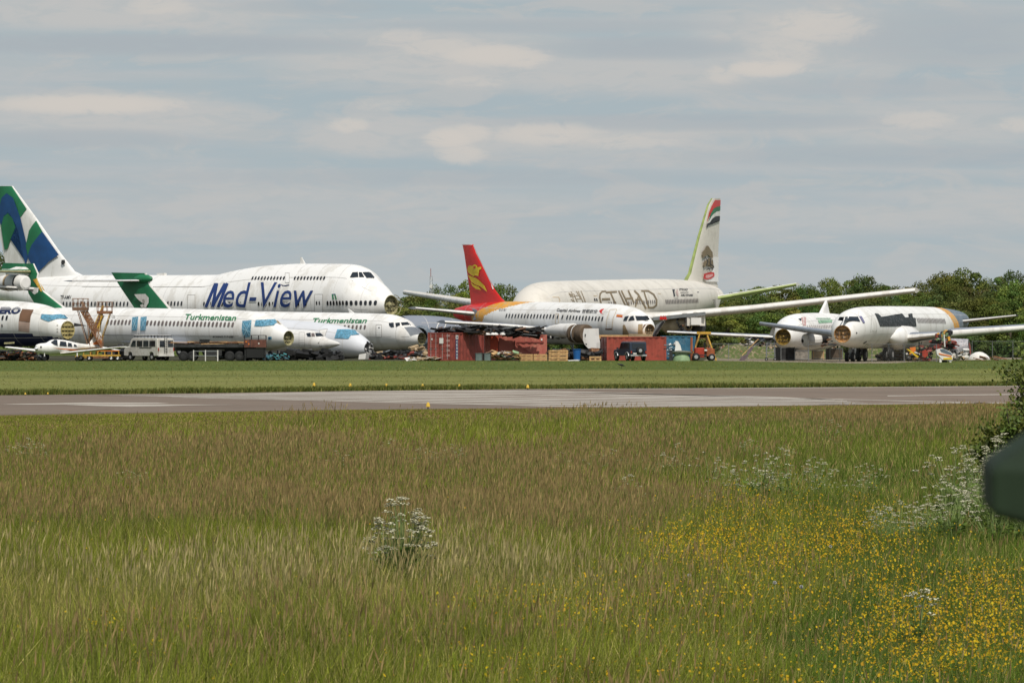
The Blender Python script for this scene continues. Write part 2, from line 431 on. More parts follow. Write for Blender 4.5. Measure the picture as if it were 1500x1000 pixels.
            for q in (-.45, 0, .45):
                hh = h * .88 * math.sqrt(1 - q * q)
                mb.tube(s.P(bulk_depth - .06, w_ * q, zc - hh), s.P(bulk_depth - .06, w_ * q, zc + hh), .03, s.bulk, 5)
            if dish: mb.lathe(s.P(bulk_depth, 0, zc + .05 * h), (-s.a.x, -s.a.y, 0), [(0, h * .3 * dish), (.18, h * .26 * dish), (.22, h * .1 * dish), (.3, .02)], s.bulk, 12)
            mb.build('nose_bulkhead', s.root, smooth=35)
        return h_
    def fin(s, secs_px, m, name='tail_fin', th=.5, m_le=None, paint=()):
        """secs_px: root..tip (LEpx,LEpy,TEpx,TEpy); paint: list of (polys, material) on the near face"""
        mb = MB(); S = []
        def f2(px, py): t = s.solve_t(px, 0); return s.P(t, 0, s.pz(t, 0, py))
        for i, (ax, ay, bx, by) in enumerate(secs_px):
            S.append((f2(ax, ay), f2(bx, by), th * (1 - .55 * i / (len(secs_px) - 1))))
        up = Vector((s.b.x, s.b.y, 0)); mb.airfoil(S, m, m_le, up)
        for pi_, (polys, pm) in enumerate(paint):
            v, f = grid2d(polys, 2, 4) if not isinstance(polys, tuple) else polys
            out = []
            for x, y in v:
                p = f2(x, y)
                # chord fraction between the section edges at this height
                best = None
                for j in range(len(secs_px) - 1):
                    a, b = secs_px[j], secs_px[j + 1]; yl, yh = (a[1] + a[3]) / 2, (b[1] + b[3]) / 2
                    k = (y - yl) / (yh - yl) if yh != yl else 0
                    if best is None or abs(k - .5) < abs(best[0] - .5): best = (k, j)
                k, j = best; k = max(0, min(1, k)); a, b = secs_px[j], secs_px[j + 1]
                le = a[0] + (b[0] - a[0]) * k; te = a[2] + (b[2] - a[2]) * k; c = max(0, min(1, (x - le) / (te - le)))
                thk = S[j][2] + (S[j + 1][2] - S[j][2]) * k
                cs = [(0, 0), (.012, .3), (.05, .62), (.15, .9), (.3, 1), (.5, .88), (.75, .5), (1, .06)]
                q = np.interp(c, [z[0] for z in cs], [z[1] for z in cs])
                out.append(p + up * (q * thk / 2 + .05 + .02 * pi_))
            mb.add(out, f, pm)
        return mb.build(name, s.root, smooth=40)
    def wing(s, secs, m, name='wing', m_le=None, th=.5):
        """secs: (tLE,tTE,u,z) or with zTE"""
        mb = MB(); mb.airfoil([(s.P(q[0], q[2], q[3]), s.P(q[1], q[2], q[3] + (q[4] if len(q) > 4 else 0)), th * (1 - .5 * i / (len(secs) - 1))) for i, q in enumerate(secs)], m, m_le)
        return mb.build(name, s.root, smooth=40)
    def gear(s, t, u=0, r=.45, ztop=None, wheels=2, name='landing_gear', gap=.28):
        zc, h, w_ = s.sec(t); ztop = ztop or zc - h * .7; mb = MB()
        mb.tube(s.P(t, u, r), s.P(t, u, ztop), .09, STEEL, 8); mb.tube(s.P(t, u - gap * 1.1, r), s.P(t, u + gap * 1.1, r), .07, DARK, 8)
        mb.tube(s.P(t, u, r + .4), s.P(t + 1.0, u, ztop), .05, STEEL, 6)
        g = mb.build(name, s.root)
        for k in (-1, 1)[:wheels]:
            wm = MB(); c = s.P(t, u + k * gap, r); ax = Vector((s.b.x, s.b.y, 0))
            wm.lathe(c - ax * .14, ax, [(0, r * .5), (0, r * .85), (.05, r), (.23, r), (.28, r * .85), (.28, r * .5)], BLACK, 20, True)
            wm.lathe(c - ax * .15, ax, [(0, .02), (0, r * .45), (.3, r * .45), (.3, .02)], SILV, 12)
            q = wm.build('wheel', g, org=s.root.location)
# ------------------------------------------------------------------ aircraft
def zp(x0, y0, k, pts): return [(x0 + x / k, y0 + y / k) for x, y in pts]
# --- jumbo (far left)
j = Craft('jumbo_jet', 'huge white four-engined jumbo with hump, Med-View lettering in blue and a green and blue tail', 573, 492, 42, 1,
          [(573, 432, 462), (568, 426, 466), (560, 417.5, 472), (549, 407.6, 478), (539, 395.6, 482), (528, 389.5, 486), (515, 387, 489), (480, 386.3, 492), (440, 386.3, 494),
           (392, 389, 495), (360, 393.6, 495), (336, 398.5, 495), (318, 402.5, 495), (216, 403, 494), (125, 403, 487), (70, 405, 470), (20, 411, 448), (-30, 418, 434)], wf=1.0, wmax=3.3, egg=.22)
j.decal([zp(400, 370, 6.25, [(705, 228), (728, 183), (778, 180), (783, 226)]), zp(400, 370, 6.25, [(790, 225), (787, 182), (812, 182), (838, 228)]),
         zp(400, 370, 6.25, [(820, 182), (862, 180), (892, 232), (858, 236)]), zp(400, 370, 6.25, [(870, 180), (896, 186), (932, 230), (900, 233)])], CGLASS, .05, 3, 3)
MS = [zp(200, 360, 6.25, p) for p in ([(640, 556), (724, 354)], [(738, 350), (700, 552)], [(700, 552), (812, 352)], [(832, 350), (752, 556)])]
for wd_, m_, e_, b_ in ((6.2, WHITE, .04, .03), (4.4, BLUE, .07, .004)):
    j.decal(sum([stroke(p, wd_) for p in MS], []), m_, e_, 5, 3.5)
    j.text('ed-View', m_, 327, 459.5, 414, 449.8, 413.5, 449.2, bold=b_, shear=.3, eps=e_)
j.windows(370, 416, 407.5, 407.5, 11, wd=.26, ht=.4, slant=.25); j.windows(432, 475, 407.5, 407.5, 10, wd=.26, ht=.4, slant=.25)
j.windows(480, 550, 444, 443.5, 13, wd=.28, ht=.5); j.windows(93, 187, 445, 445, 19, wd=.26, ht=.5)
j.windows(246, 266, 444.5, 444.5, 5, wd=.26, ht=.5); j.windows(299, 352, 445, 445, 11, wd=.26, ht=.45, skip=(3,)); j.windows(379, 448, 445, 445, 14, wd=.26, ht=.45, skip=(5, 9))
j.windows(464, 468, 443.8, 443.8, 2, wd=.2, ht=.42)
for dx in ((275, 432, 286, 457), (461, 431, 473, 457), (418, 400, 424, 414)):
    x0, y0, x1, y1 = dx; j.part('cabin_door', [[(x0, y0), (x1, y0), (x1, y1), (x0, y1)]], WHITE, .02, border=LINEG, bw=.45)
j.decal([zp(400, 370, 6.25, [(538, 378), (552, 378), (560, 430), (545, 430)]), zp(400, 370, 6.25, [(560, 376), (572, 378), (586, 430), (573, 430)])], LGREEN)
j.decal([zp(400, 370, 6.25, [(545, 378), (570, 378), (571, 384), (545, 384)])], TBLUE)
j.decal([zp(400, 370, 6.25, [(68, 288), (100, 300), (150, 292), (150, 300), (120, 308), (85, 305)])], NAVY)
j.text('TF-AMV', TEXTBK, 89, 105, 432.5, 438, bold=.01, shear=.2)
for y in (420, 461): j.decal([[(120, y), (300, y), (300, y + .35), (120, y + .35)]], LINEG, dx=20)
j.finish()
gz = lambda p: zp(0, 260, 5, p)
j.fin([(128, 406, -8, 415), (110, 397.5, 8, 385), (90, 372, 2, 355), (54, 320, -10, 320), (19, 272.5, -28, 272.5)], WHITE, 'tail_fin', 1.0, paint=[
    ([gz([(-140, 64), (92, 64), (206, 232), (168, 290), (120, 160), (60, 112), (20, 160), (-20, 330), (-60, 330)])], TGREEN),
    ([gz([(5, 330), (5, 220), (25, 150), (62, 115), (110, 150), (168, 300), (230, 560), (205, 640), (190, 600), (150, 400), (110, 290), (70, 255), (40, 280), (15, 350)])], TBLUE),
    ([gz([(15, 360), (40, 285), (72, 262), (108, 300), (130, 365), (90, 450), (66, 520), (40, 530)])], TGREEN),
    ([gz([(276, 316), (326, 396), (250, 500), (222, 570), (208, 500), (232, 390)])], TGREEN),
    ([gz([(326, 396), (450, 566), (380, 620), (310, 690), (285, 700), (230, 600), (224, 568), (252, 496)])], TBLUE),
    ([gz([(472, 605), (492, 602), (498, 625), (480, 640), (470, 625)])], DARK)])
mb = MB(); t, u, z = j.ray(438, 388); 
mb.airfoil([(j.P(t - .4, 0, j.ft(t) - .1), j.P(t + .5, 0, j.ft(t) - .1), .15), (j.P(t + .2, 0, j.ft(t) + .7), j.P(t + .5, 0, j.ft(t) + .7), .06)], WHITE, None, Vector((j.b.x, j.b.y, 0))); mb.build('antenna', j.root)
mb = MB(); t = j.solve_t(237, 0); mb.box(j.P(t, 0, j.ft(t) + .05), (1.2, .4, .35), WHITE, R(138)); mb.build('antenna', j.root)
j.gear(9, 0, .6); j.gear(30, -2, .6); j.gear(30, 2, .6)
# broken ring left on the nose of the jumbo
mb = MB(); zc, h, w_ = j.sec(0)
for i in range(16):
    a0, a1 = math.pi * (.0 + i / 16), math.pi * ((i + 1) / 16)
    mb.tube(j.P(-.5, -w_ * .95 * math.sin(a0), zc + h * math.cos(a0)), j.P(-.5, -w_ * .95 * math.sin(a1), zc + h * math.cos(a1)), .04, PRIMER, 5)
for q in (-.7, -.2, .3, .7):
    mb.tube(j.P(.3, -w_ * math.sqrt(1 - q * q) * .9, zc + h * q), j.P(-.5, -w_ * .95 * math.sqrt(1 - q * q), zc + h * q), .035, PRIMER, 5)
mb.build('radome_hinge_ring', j.root)

# --- two narrow green-lettered jets
def tail717(c, pts, name='tail_fin'): return c.fin(pts, TGREEN, name, .55, m_le=WHITE2)
n2 = Craft('twin_jet', 'white narrow jet with half-hidden green Turkmenistan lettering, open nose beside the maroon container', 617.6, 460, 44, 1,
           [(618, 487, 505), (610, 480, 508), (602, 476, 510), (596, 469, 511), (588, 465, 512), (578, 461.5, 512.5), (565, 459.5, 513), (550, 459, 514), (430, 456.8, 514), (300, 455.5, 512), (262, 456, 506), (225, 462, 494), (205, 468, 480)])
z4 = lambda p: zp(400, 370, 6.25, p)
n2.part('cockpit_window', [z4([(1062, 645), (1106, 642), (1110, 682), (1084, 684), (1066, 668)])], CGLASS, .05, 3, 3)
n2.part('cockpit_window', [z4([(1122, 645), (1160, 642), (1166, 664), (1128, 682)])], CGLASS, .05, 3, 3)
n2.part('cockpit_window', [z4([(1172, 642), (1214, 638), (1230, 664), (1184, 668)])], CGLASS, .05, 3, 3)
n2.part('cockpit_window', [z4([(1226, 640), (1246, 646), (1262, 668), (1244, 664)])], CGLASS, .05, 3, 3)
n2.text('Turkmenistan', LGREEN, 459, 538, 466, 473, 466, 473, bold=.02, shear=.35)
n2.windows(505, 534.5, 479, 479, 6, wd=.28, ht=.42, m=mat('shaded_window', (.16, .13, .12), .3))
n2.part('cabin_door', [z4([(945, 660), (995, 660), (997, 770), (945, 770)])], WHITE, .03, border=LINEG, bw=.5)
n2.decal([z4([(965, 682), (980, 682), (980, 694), (965, 694)])], TEXTBK)
for y in (493.5,): n2.decal([[(430, y), (600, y - 1), (600, y - .6), (430, y + .4)]], LINEG, dx=20)
n2.finish(dish=.4)
tail717(n2, [(253, 456, 199, 456), (250, 451, 197, 451), (222, 418, 176, 420), (215, 400, 163, 399)])
def stab(c, tpx, rootpy, tippx, tippy, m=GREY, ch=2.2, th=.28, name='tailplane', span=6):
    t = c.solve_t(tpx, 0); z = c.pz(t, 0, rootpy); tt = c.solve_t(tippx, span); zt = c.pz(tt, span, tippy)
    c.wing([(t, t + ch * 1.3, .1, z), (tt, tt + ch * .6, span, zt)], m, name, m_le=WHITE2, th=th)
stab(n2, 211, 411, 106, 411.5, GREY, 2.4, .3, span=6.2)
t = n2.solve_t(212, 0); mb = MB(); mb.lathe(n2.P(t - 1.2, 0, n2.pz(t, 0, 408.5)), (n2.a.x, n2.a.y, 0), [(0, .02), (.2, .25), (.8, .45), (1.8, .5), (2.6, .3)], TGREEN, 16)
mb.build('tail_bullet', n2.root, smooth=40)
# winged horse emblem on the fin
n2b = [zp(0, 260, 5, p) for p in ([(998, 855), (1080, 852), (1105, 880), (1104, 915), (1085, 950), (1060, 955), (1072, 925), (1080, 895), (1055, 890), (1060, 920), (1035, 900), (1015, 880)], [(1040, 935), (1062, 925), (1075, 950), (1050, 950)])]
mb = MB()
for p in n2b:
    v, f = grid2d([p], 5, 5); out = []
    for x, y in v: t = n2.solve_t(x, 0); out.append(n2.P(t, .3, n2.pz(t, 0, y)))
    mb.add(out, f, WHITE2)
mb.build('winged_horse_emblem', n2.root)
mb = MB(); t = n2.solve_t(518, 0); mb.airfoil([(n2.P(t - .3, 0, n2.ft(t) - .1), n2.P(t + .5, 0, n2.ft(t) - .1), .12), (n2.P(t + .7, 0, n2.ft(t) + .45), n2.P(t + .9, 0, n2.ft(t) + .45), .05)], WHITE, None, Vector((n2.b.x, n2.b.y, 0))); mb.build('antenna', n2.root)
n2.gear(3.2, 0, .35); n2.gear(18, -2, .5); n2.gear(18, 2, .5)

n1 = Craft('twin_jet', 'white narrow jet with full green Turkmenistan lettering and blue taped doors, behind the white van', 422.7, 427, 44, 1,
           [(423, 484.5, 506), (416, 479, 508), (408, 473, 510), (400, 466, 511.5), (390, 460.5, 512.5), (378, 457, 513), (365, 455.3, 514), (344, 454.3, 514), (280, 452.5, 514), (200, 451, 513), (110, 450, 512), (80, 451, 506), (50, 455, 496), (20, 463, 482)])
z3 = lambda p: zp(200, 360, 6.25, p)
TAPES = TAPE
n1.part('cockpit_window', [z3([(1082, 735), (1094, 682), (1270, 676), (1285, 700), (1262, 730), (1150, 738)])], TAPE, .06, 3, 3)
n1.decal([z3([(1268, 682), (1295, 690), (1330, 725), (1290, 715)])], TAN, .06, 3, 3)
n1.part('cabin_door', [z3([(968, 770), (972, 690), (1056, 684), (1044, 830), (985, 838)])], TAPE, .06)
for x in (193.5, 206): n1.part('emergency_exit', [[(x + .6, 465), (x + 9.5, 464), (x + 8, 483.5), (x, 484)]], TAPE, .06)
TP = mat('tape_white', (.35, .55, .62), .5)
n1.decal(stroke([(195, 466), (201, 483)], .6) + stroke([(201, 466), (195, 483)], .6) + stroke([(207, 466), (214, 483)], .6) + stroke([(214, 466), (207, 483)], .6) + stroke([z3([(975, 700)])[0], z3([(1040, 825)])[0]], .7) + stroke([z3([(1050, 700)])[0], z3([(985, 825)])[0]], .7) + stroke([z3([(975, 760)])[0], z3([(1050, 790)])[0]], .6), TP, .09)
SHW = mat('shaded_window', (.2, .17, .15), .3)
n1.windows(158, 190, 472, 472, 7, m=SHW, wd=.3, ht=.46); n1.windows(216, 341, 473, 475.5, 23, m=SHW, wd=.3, ht=.46)
n1.text('Turkmenistan', LGREEN, 272, 346.5, 460, 468, 461.5, 469.5, bold=.02, shear=.3)
n1.text('A106', LINEG, 158, 169, 461.5, 466, shear=.3)
n1.text('BOEING 717-200', TEXTBK, 312, 342, 492, 494, 492, 494.5, shear=.2, bold=.02)
n1.decal([z3([(1205, 832), (1238, 830), (1240, 856), (1207, 858)])], TAPE); n1.decal([z3([(1214, 838), (1228, 838), (1228, 850), (1214, 850)])], NAVY, .05)
n1.decal([[(150, 490), (350, 491.5), (350, 492), (150, 490.5)]], LINEG, dx=20)
n1.finish(dish=.4)
n1.wing([(11, 18, 1.2, 1.55), (14, 19, 4, 1.75)], GREY, 'wing', th=.6)
zq = lambda p: zp(0, 340, 11.49, p)
n1.fin([(97, 451, 55, 451), (66, 427, 42, 430), (56, 407, 37, 410), (57, 401, 36, 401), (50, 386, 36, 386)], TGREEN, 'tail_fin', .6, m_le=WHITE2,
       paint=[([zq([(590, 800), (640, 780), (760, 985), (720, 1000)])], RUSTY)])
t = n1.solve_t(42, 0)
def P1(px, py, u): t = n1.solve_t(px, u); return n1.P(t, u, n1.pz(t, u, py))
mb = MB(); mb.airfoil([(P1(45, 398, .2), P1(36, 398, .2), .5), (P1(0, 397.5, 6), P1(-16, 397.5, 6), .3)], TGREEN, PRIMER); mb.build('tailplane', n1.root, smooth=40)
mb = MB(); mb.lathe(P1(46, 399, 0), (n1.a.x, n1.a.y, 0), [(0, .02), (.25, .35), (.8, .55), (2.2, .6), (3.6, .3)], WHITE2, 14); mb.build('tail_bullet', n1.root, smooth=40)
mb = MB(); mb.prism([P1(5, 394, -.3), P1(38, 394, -.3), P1(37, 386, -.3), P1(8, 385, -.3)], (n1.b.x * .3, n1.b.y * .3, 0), TGREEN); mb.build('elevator', n1.root)
mb = MB(); c0 = P1(38, 414, 2.4)
mb.lathe(c0, (n1.a.x, n1.a.y, 0), [(0, .5), (.1, .7), (.9, .78), (1.0, .6), (1.2, .72), (2.2, .8), (3.2, .75), (4.4, .55), (4.6, .3)], WHITE2, 22, True)
mb.lathe(c0, (n1.a.x, n1.a.y, 0), [(.95, .79), (1.15, .79)], DARK, 22); mb.lathe(c0, (n1.a.x, n1.a.y, 0), [(2.3, .81), (2.6, .81)], TAN, 22)
mb.build('engine', n1.root, smooth=40)
mb = MB(); mb.airfoil([(P1(53, 423, 1.2), P1(40, 425, 1.2), .4), (P1(-6, 419.5, 5), P1(-20, 420, 5), .35)], DARK, WHITE2); mb.build('engine_pylon', n1.root, smooth=40)
mb = MB(); mb.prism([P1(45, 421, 1.4), P1(55, 421.5, 1.4), P1(54, 428, 1.4), P1(50, 431, 1.4), P1(44, 426, 1.4)], (.1, .1, 0), WHITE2); mb.build('pylon_panel', n1.root)
n1.gear(3.2, 0, .35); n1.gear(20, -2, .5); n1.gear(20, 2, .5)

# --- white and navy airliner at the far left
e = Craft('airliner', 'white airliner with navy belly and taped cockpit at the left edge', 99.3, 425, 44, 1,
          [(99, 470, 496.5), (95, 464, 500), (90, 460, 502), (79, 452.5, 504), (62, 445.8, 506), (46, 443, 507), (31, 441.4, 507.5), (0, 440.4, 508), (-60, 440, 508), (-140, 441, 507), (-200, 445, 490), (-240, 452, 470)], bulk=mat('bulkhead_yellow', (.5, .42, .18), .6, var=.15, scale=2))
z2 = lambda p: zp(0, 430, 9.615, p)
Yb = e.N.y
def navy(t, u, z):
    Y = Yb + t * e.a.y; py = YH - (z - H) * F / Y; lim = 488.2 + max(0, 6 - t) ** 2 * .22
    return NAVY if py > lim else None
e.matfn = navy
e.part('cockpit_window', [z2([(575, 350), (590, 292), (700, 300), (740, 304), (830, 296), (915, 308), (968, 360), (900, 355), (790, 362), (740, 380), (690, 396), (640, 378)])], TAPE, .06, 3, 3)
e.part('cargo_door_opening', [z2([(270, 385), (285, 290), (318, 220), (478, 232), (440, 310), (425, 408)])], BROWNP, .05)
e.part('cargo_door_opening', [z2([(265, 525), (268, 390), (425, 412), (415, 545)])], mat('pale_ply', (.42, .3, .24), .7), .05)
e.text('ERO', NAVY, -2, 30.5, 450, 459, 450, 459, bold=.06, shear=.3)
e.decal([z2([(-10, 205), (300, 205), (300, 210), (-10, 210)]), z2([(-10, 225), (300, 225), (300, 230), (-10, 230)])], WHITE, .07)
e.windows(4, 10, 465.5, 465.5, 2, wd=.28, ht=.45); e.windows(3, 3.4, 477, 477, 2, wd=.12, ht=.3)
for y in (447, 485): pass
e.decal([z2([(800, y), (822, y), (822, y + 16), (800, y + 16)]) for y in (440, 490, 525)], LINEG)
e.finish(bulk_depth=.06, dish=0)
mb = MB(); mb.prism([e.P(-.05, -.7, e.pz(0, 0, 473)), e.P(-.05, -2.2, e.pz(0, 0, 477)), e.P(-.05, -.7, e.pz(0, 0, 478))], (.1, .1, 0), DARK); mb.build('pitot_panel', e.root)
e.gear(3.4, 0, .35)
mb = MB(); mb.prism([z for z in (wp(6, 501.5, 419), wp(21, 500.5, 419), wp(21, 503, 419), wp(6, 504, 419))], (0, .1, 0), PRIMER); mb.build('gear_door', e.root)

# --- jet with blue taped cockpit lying on its belly
n4 = Craft('fuselage_section', 'white fuselage with blue taped cockpit and torn nose lying on its belly', 540, 447, 42, 1,
           [(540, 501, 520), (532, 494, 523), (524, 488, 524), (512, 481, 525), (500, 477.5, 525.5), (485, 474.5, 525.5), (465, 472, 525.5), (440, 470, 525.5), (400, 467, 525.5), (330, 466, 525.5)], cat='aircraft wreck', m=mat('bluish_white_paint', (.66, .67, .69), .4, var=.05, scale=.4), bulk=ALU)
n4.part('cockpit_window', [z4([(565, 782), (590, 705), (700, 705), (720, 752), (692, 765), (692, 790)])], TAPE, .06, 3, 3)
n4.part('cockpit_window', [z4([(700, 708), (752, 712), (785, 752), (722, 758)])], TAPE, .06, 3, 3)
n4.part('cabin_door', [z4([(432, 708), (500, 700), (482, 750), (476, 775), (420, 770)])], WHITE2, .04, border=LINEG, bw=.45)
n4.finish()
mb = MB()
rnd = random.Random(3)
for i in range(14):
    p = n4.P(-.1, rnd.uniform(-.6, .6), rnd.uniform(.4, 1.7)); mb.box(p, (rnd.uniform(.2, .5), .05, rnd.uniform(.1, .5)), rnd.choice([ALU, DARK, WHITE2]), rnd.uniform(0, 3), rnd.uniform(0, 3))
mb.build('torn_skin', n4.root)
mb = MB(); p = wp(531, 524, 444); mb.prism([wp(525, 526, 444), wp(535, 526, 444), wp(536.5, 517, 444), (wp(526, 519, 444))], (.3, 1.2, 0), WHITE2); mb.build('loose_panel', n4.root)
# --- small business jet
bz = Craft('business_jet', 'small white business jet with pointed nose cone, in front of the taped fuselage', 498.4, 437, 44, 1,
           [(498.4, 503, 504.2), (494, 500.5, 506.5), (486, 497.5, 509), (478, 495, 511.5), (472, 491, 513), (464, 486.5, 514.5), (456, 483.8, 515), (440, 482.8, 515), (400, 482, 514), (340, 483, 508), (310, 487, 500)], cat='business jet', m=WHITE2)
bz.part('cockpit_window', [z4([(305, 740), (345, 734), (350, 770), (318, 768)])], CGLASS, .04, 3, 3)
bz.part('cockpit_window', [z4([(352, 738), (380, 738), (386, 766), (355, 768)])], SHW, .04, 3, 3)
bz.part('cockpit_window', [z4([(386, 738), (435, 738), (466, 765), (396, 768)])], CGLASS, .04, 3, 3)
bz.part('cabin_door', [z4([(240, 730), (290, 730), (290, 860), (240, 860)])], WHITE2, .02, border=LINEG, bw=.3)
bz.decal([z4([(425, 855), (450, 850), (450, 856), (425, 861)]), z4([(412, 822), (424, 818), (424, 828), (412, 830)])], LINEG)
bz.finish(open_nose=False)
bz.gear(2.6, 0, .3); 
# --- grey fuselage behind the maroon container
g = Craft('fuselage_section', 'blue-grey fuselage section with white door outline, behind the maroon container', 588, 474, 30, -1,
          [(588, 463, 517), (600, 461.8, 518), (620, 462, 518), (650, 464, 518), (680, 470, 516), (700, 474, 512), (740, 482, 505)], cat='aircraft wreck', m=GREY, bulk=DARK)
g.part('cabin_door', [zp(580, 340, 6.25, [(362, 910), (380, 850), (400, 828), (460, 830), (432, 910)])], GREY, .03, border=WHITE2, bw=1.1)
g.finish()
mb = MB(); mb.lathe(wp(619, 492, 470), (-.3, -1, 0), [(0, .9), (.15, 1.05), (.9, 1.05), (1.0, .85)], SLATE, 24); mb.lathe(wp(619, 492, 470), (-.3, -1, 0), [(.1, .01), (.95, .9)], DARK, 24)
mb.build('round_hatch_rim', g.root, smooth=40)

# --- orange and red tailed airliner in the middle
N3 = 434
c = Craft('airliner', 'white airliner with red dragon tail, golden band and small Capital Airlines lettering', 952, N3, 58, 1,
          [(952, 474.5, 492.5), (947, 466, 496), (941, 459.5, 499), (932, 453, 501), (918, 448, 503), (900, 445.3, 504), (836, 443, 504), (780, 442, 503), (745, 441.5, 495), (717, 443, 484), (700, 445, 476), (685, 447, 472), (670, 451, 466)], bulk=TAN)
tr = c.solve_t(722, 0); tw = c.solve_t(752, 0)
def ctail(t, u, z):
    zc, h, w_ = c.sec(t); k = t - (z - zc) / h * 1.0
    q = (z - zc) / h; up_, dn_ = max(0, q), max(0, -q)
    if t > tr + 2.1 - 4.5 * up_ ** 1.4 + .8 * dn_: return RED
    if t > tr - .8 - 7.2 * up_ ** 1.7 + 1.5 * dn_: return ORNG
c.matfn = ctail; c.rs = .22
z7 = lambda p: zp(740, 380, 6.25, p)
for p in ([(1084, 560), (1100, 525), (1136, 518), (1116, 562)], [(1130, 562), (1150, 525), (1176, 518), (1190, 556)], [(1194, 520), (1270, 524), (1284, 560), (1208, 560)], [(1276, 520), (1305, 522), (1326, 556), (1300, 560)]):
    c.part('cockpit_window', [z7(p)], CGLASS, .06, 3, 3)
c.windows(742, 811, 462.5, 463.5, 16, wd=.25, ht=.42); c.windows(817, 824, 464.3, 464.4, 2, wd=.25, ht=.42); c.windows(831, 882.5, 464.8, 467, 12, wd=.25, ht=.42)
c.text('Capital Airlines', TEXTBK, 816, 850.5, 452, 457.3, 453.5, 459, bold=.02, shear=.3)
c.text('\u9996\u90fd\u822a\u7a7a', TEXTBK, 853, 876, 453, 458.5, 453.6, 459.2, bold=.01, shear=.3)
c.decal([z7([(862, 470), (885, 455), (910, 452), (890, 470), (885, 490), (905, 500), (880, 495), (870, 485)])], RED)
c.decal([z7([(1022, 505), (1078, 510), (1074, 530), (1018, 524)])], RED); c.decal([z7([(1022, 512), (1076, 516), (1075, 520), (1021, 517)])], YEL, .05)
c.part('cabin_door', [z7([(925, 640), (935, 540), (962, 460), (1024, 458), (990, 540), (978, 640)])], WHITE, .02, border=LINEB, bw=.4)
c.part('cabin_door', [z7([(462, 584), (466, 500), (492, 498), (488, 584)])], WHITE, .02, border=LINEB, bw=.35)
c.decal([z7([(920, 630), (980, 630), (980, 642), (920, 642)])], BROWNP, .05)
c.text('B-6181', TEXTBK, 731.5, 742, 452.5, 455.5, shear=.3)
# bare patches where the paint was stripped at the nose
c.decal([z7([(1078, 680), (1080, 600), (1096, 596), (1130, 672), (1180, 700), (1078, 712)]), z7([(1222, 594), (1262, 592), (1262, 712), (1215, 712)])], TAN, .04, 4, 3)
c.decal([z7([(1266, 612), (1262, 640), (1270, 600), (1300, 590), (1290, 600)])], BROWNP, .04, 3, 3)
c.finish(dish=.4)
zf = lambda p: zp(580, 340, 6.25, p)
dr = [zf(p) for p in ([(665, 322), (690, 322), (680, 305), (715, 308), (738, 294), (762, 308), (760, 322), (792, 318), (794, 335), (778, 350), (780, 368), (750, 365), (722, 350), (712, 362), (738, 382), (755, 372), (776, 375), (772, 402), (740, 396), (722, 405), (700, 392), (672, 372), (660, 350), (682, 345)],
                      [(662, 388), (700, 405), (750, 420), (790, 450), (830, 490), (855, 545), (820, 520), (790, 495), (740, 480), (700, 455)],
                      [(690, 458), (730, 485), (775, 500), (800, 530), (745, 520), (712, 495)])]
c.fin([(742, 443, 689, 447), (735, 437, 690, 443), (725, 424, 688, 425), (697, 370, 680, 370), (693.5, 358, 677.5, 358)], RED, 'tail_fin', .55, m_le=RED, paint=[(dr, YEL), ([zf([(722, 318), (745, 310), (748, 322), (730, 335)])], RED), (stroke(zf([(716, 122), (760, 218), (880, 470), (900, 520)]), .9), WHITE2), (stroke(zf([(612, 114), (708, 114)]), .8), WHITE2)])
t = c.solve_t(700, 0)
c.wing([(c.solve_t(703, .8), c.solve_t(690, .8) + .6, .8, c.pz(c.solve_t(703, .8), .8, 460)), (c.solve_t(609, 6.4), c.solve_t(609, 6.4) + 1.6, 6.4, c.pz(c.solve_t(609, 6.4), 6.4, 451))], ALU, 'tailplane', m_le=WHITE2, th=.55)
mb = MB(); mb.prism([c.P(c.solve_t(700, 1), 1, c.pz(30, 1, 458)), c.P(c.solve_t(694, 1), 1, c.pz(30, 1, 452)), c.P(c.solve_t(702, 1), 1, c.pz(30, 1, 454)), c.P(c.solve_t(702, 1), 1, c.pz(30, 1, 468)), c.P(c.solve_t(696, 1), 1, c.pz(30, 1, 469))], (c.b.x * .3, c.b.y * .3, 0), GREY); mb.build('tailplane_root', c.root)
# near wing, ragged trailing edge
def zt(u, px, py): t = c.solve_t(px, u); return t, c.pz(t, u, py)
t0, za = zt(1.7, 842, 485.5); t1, zb = zt(13, 652, 471.5)
tm, zm = zt(7, 746, 477)
c.wing([(t0 - 2, t0 + 6, 1.2, za), (t0, t0 + 5, 2.2, za), (tm, tm + 3.6, 7, zm), (t1, t1 + 1.6, 13, zb)], GREY, 'wing', m_le=WHITE2, th=.75)
mb = MB(); rnd = random.Random(5)
for i in range(70):                       # ribs, brackets and torn panels hanging from the wing
    k = rnd.random(); u = 2.4 + k * 9.5; px = 838 - k * 178; t, z = zt(u, px, 487 - k * 13 + 3); 
    mb.box(c.P(t - rnd.uniform(-.2, 1.2), u, z - rnd.uniform(0, .35) - .1), (rnd.uniform(.15, .8), rnd.uniform(.05, .3), rnd.uniform(.05, .3)), rnd.choice([DARK, DARK, STEEL, WHITE2, TAN]), rnd.uniform(0, 3), rnd.uniform(-.4, .4))
mb.build('torn_wing_structure', c.root)
mb = MB(); t, z = zt(3, 822, 487)       # belly fairing and flap fairing
mb.lathe(c.P(t - 3.4, 1.2, 2.35), (c.a.x, c.a.y, 0), [(0, .1), (.5, .6), (2, .85), (5, .9), (9, .8), (11, .2)], WHITE2, 18); mb.build('belly_fairing', c.root, smooth=40)
nc = wp(860, 488.5, 434.5); ax = (c.a.x, c.a.y, 0)
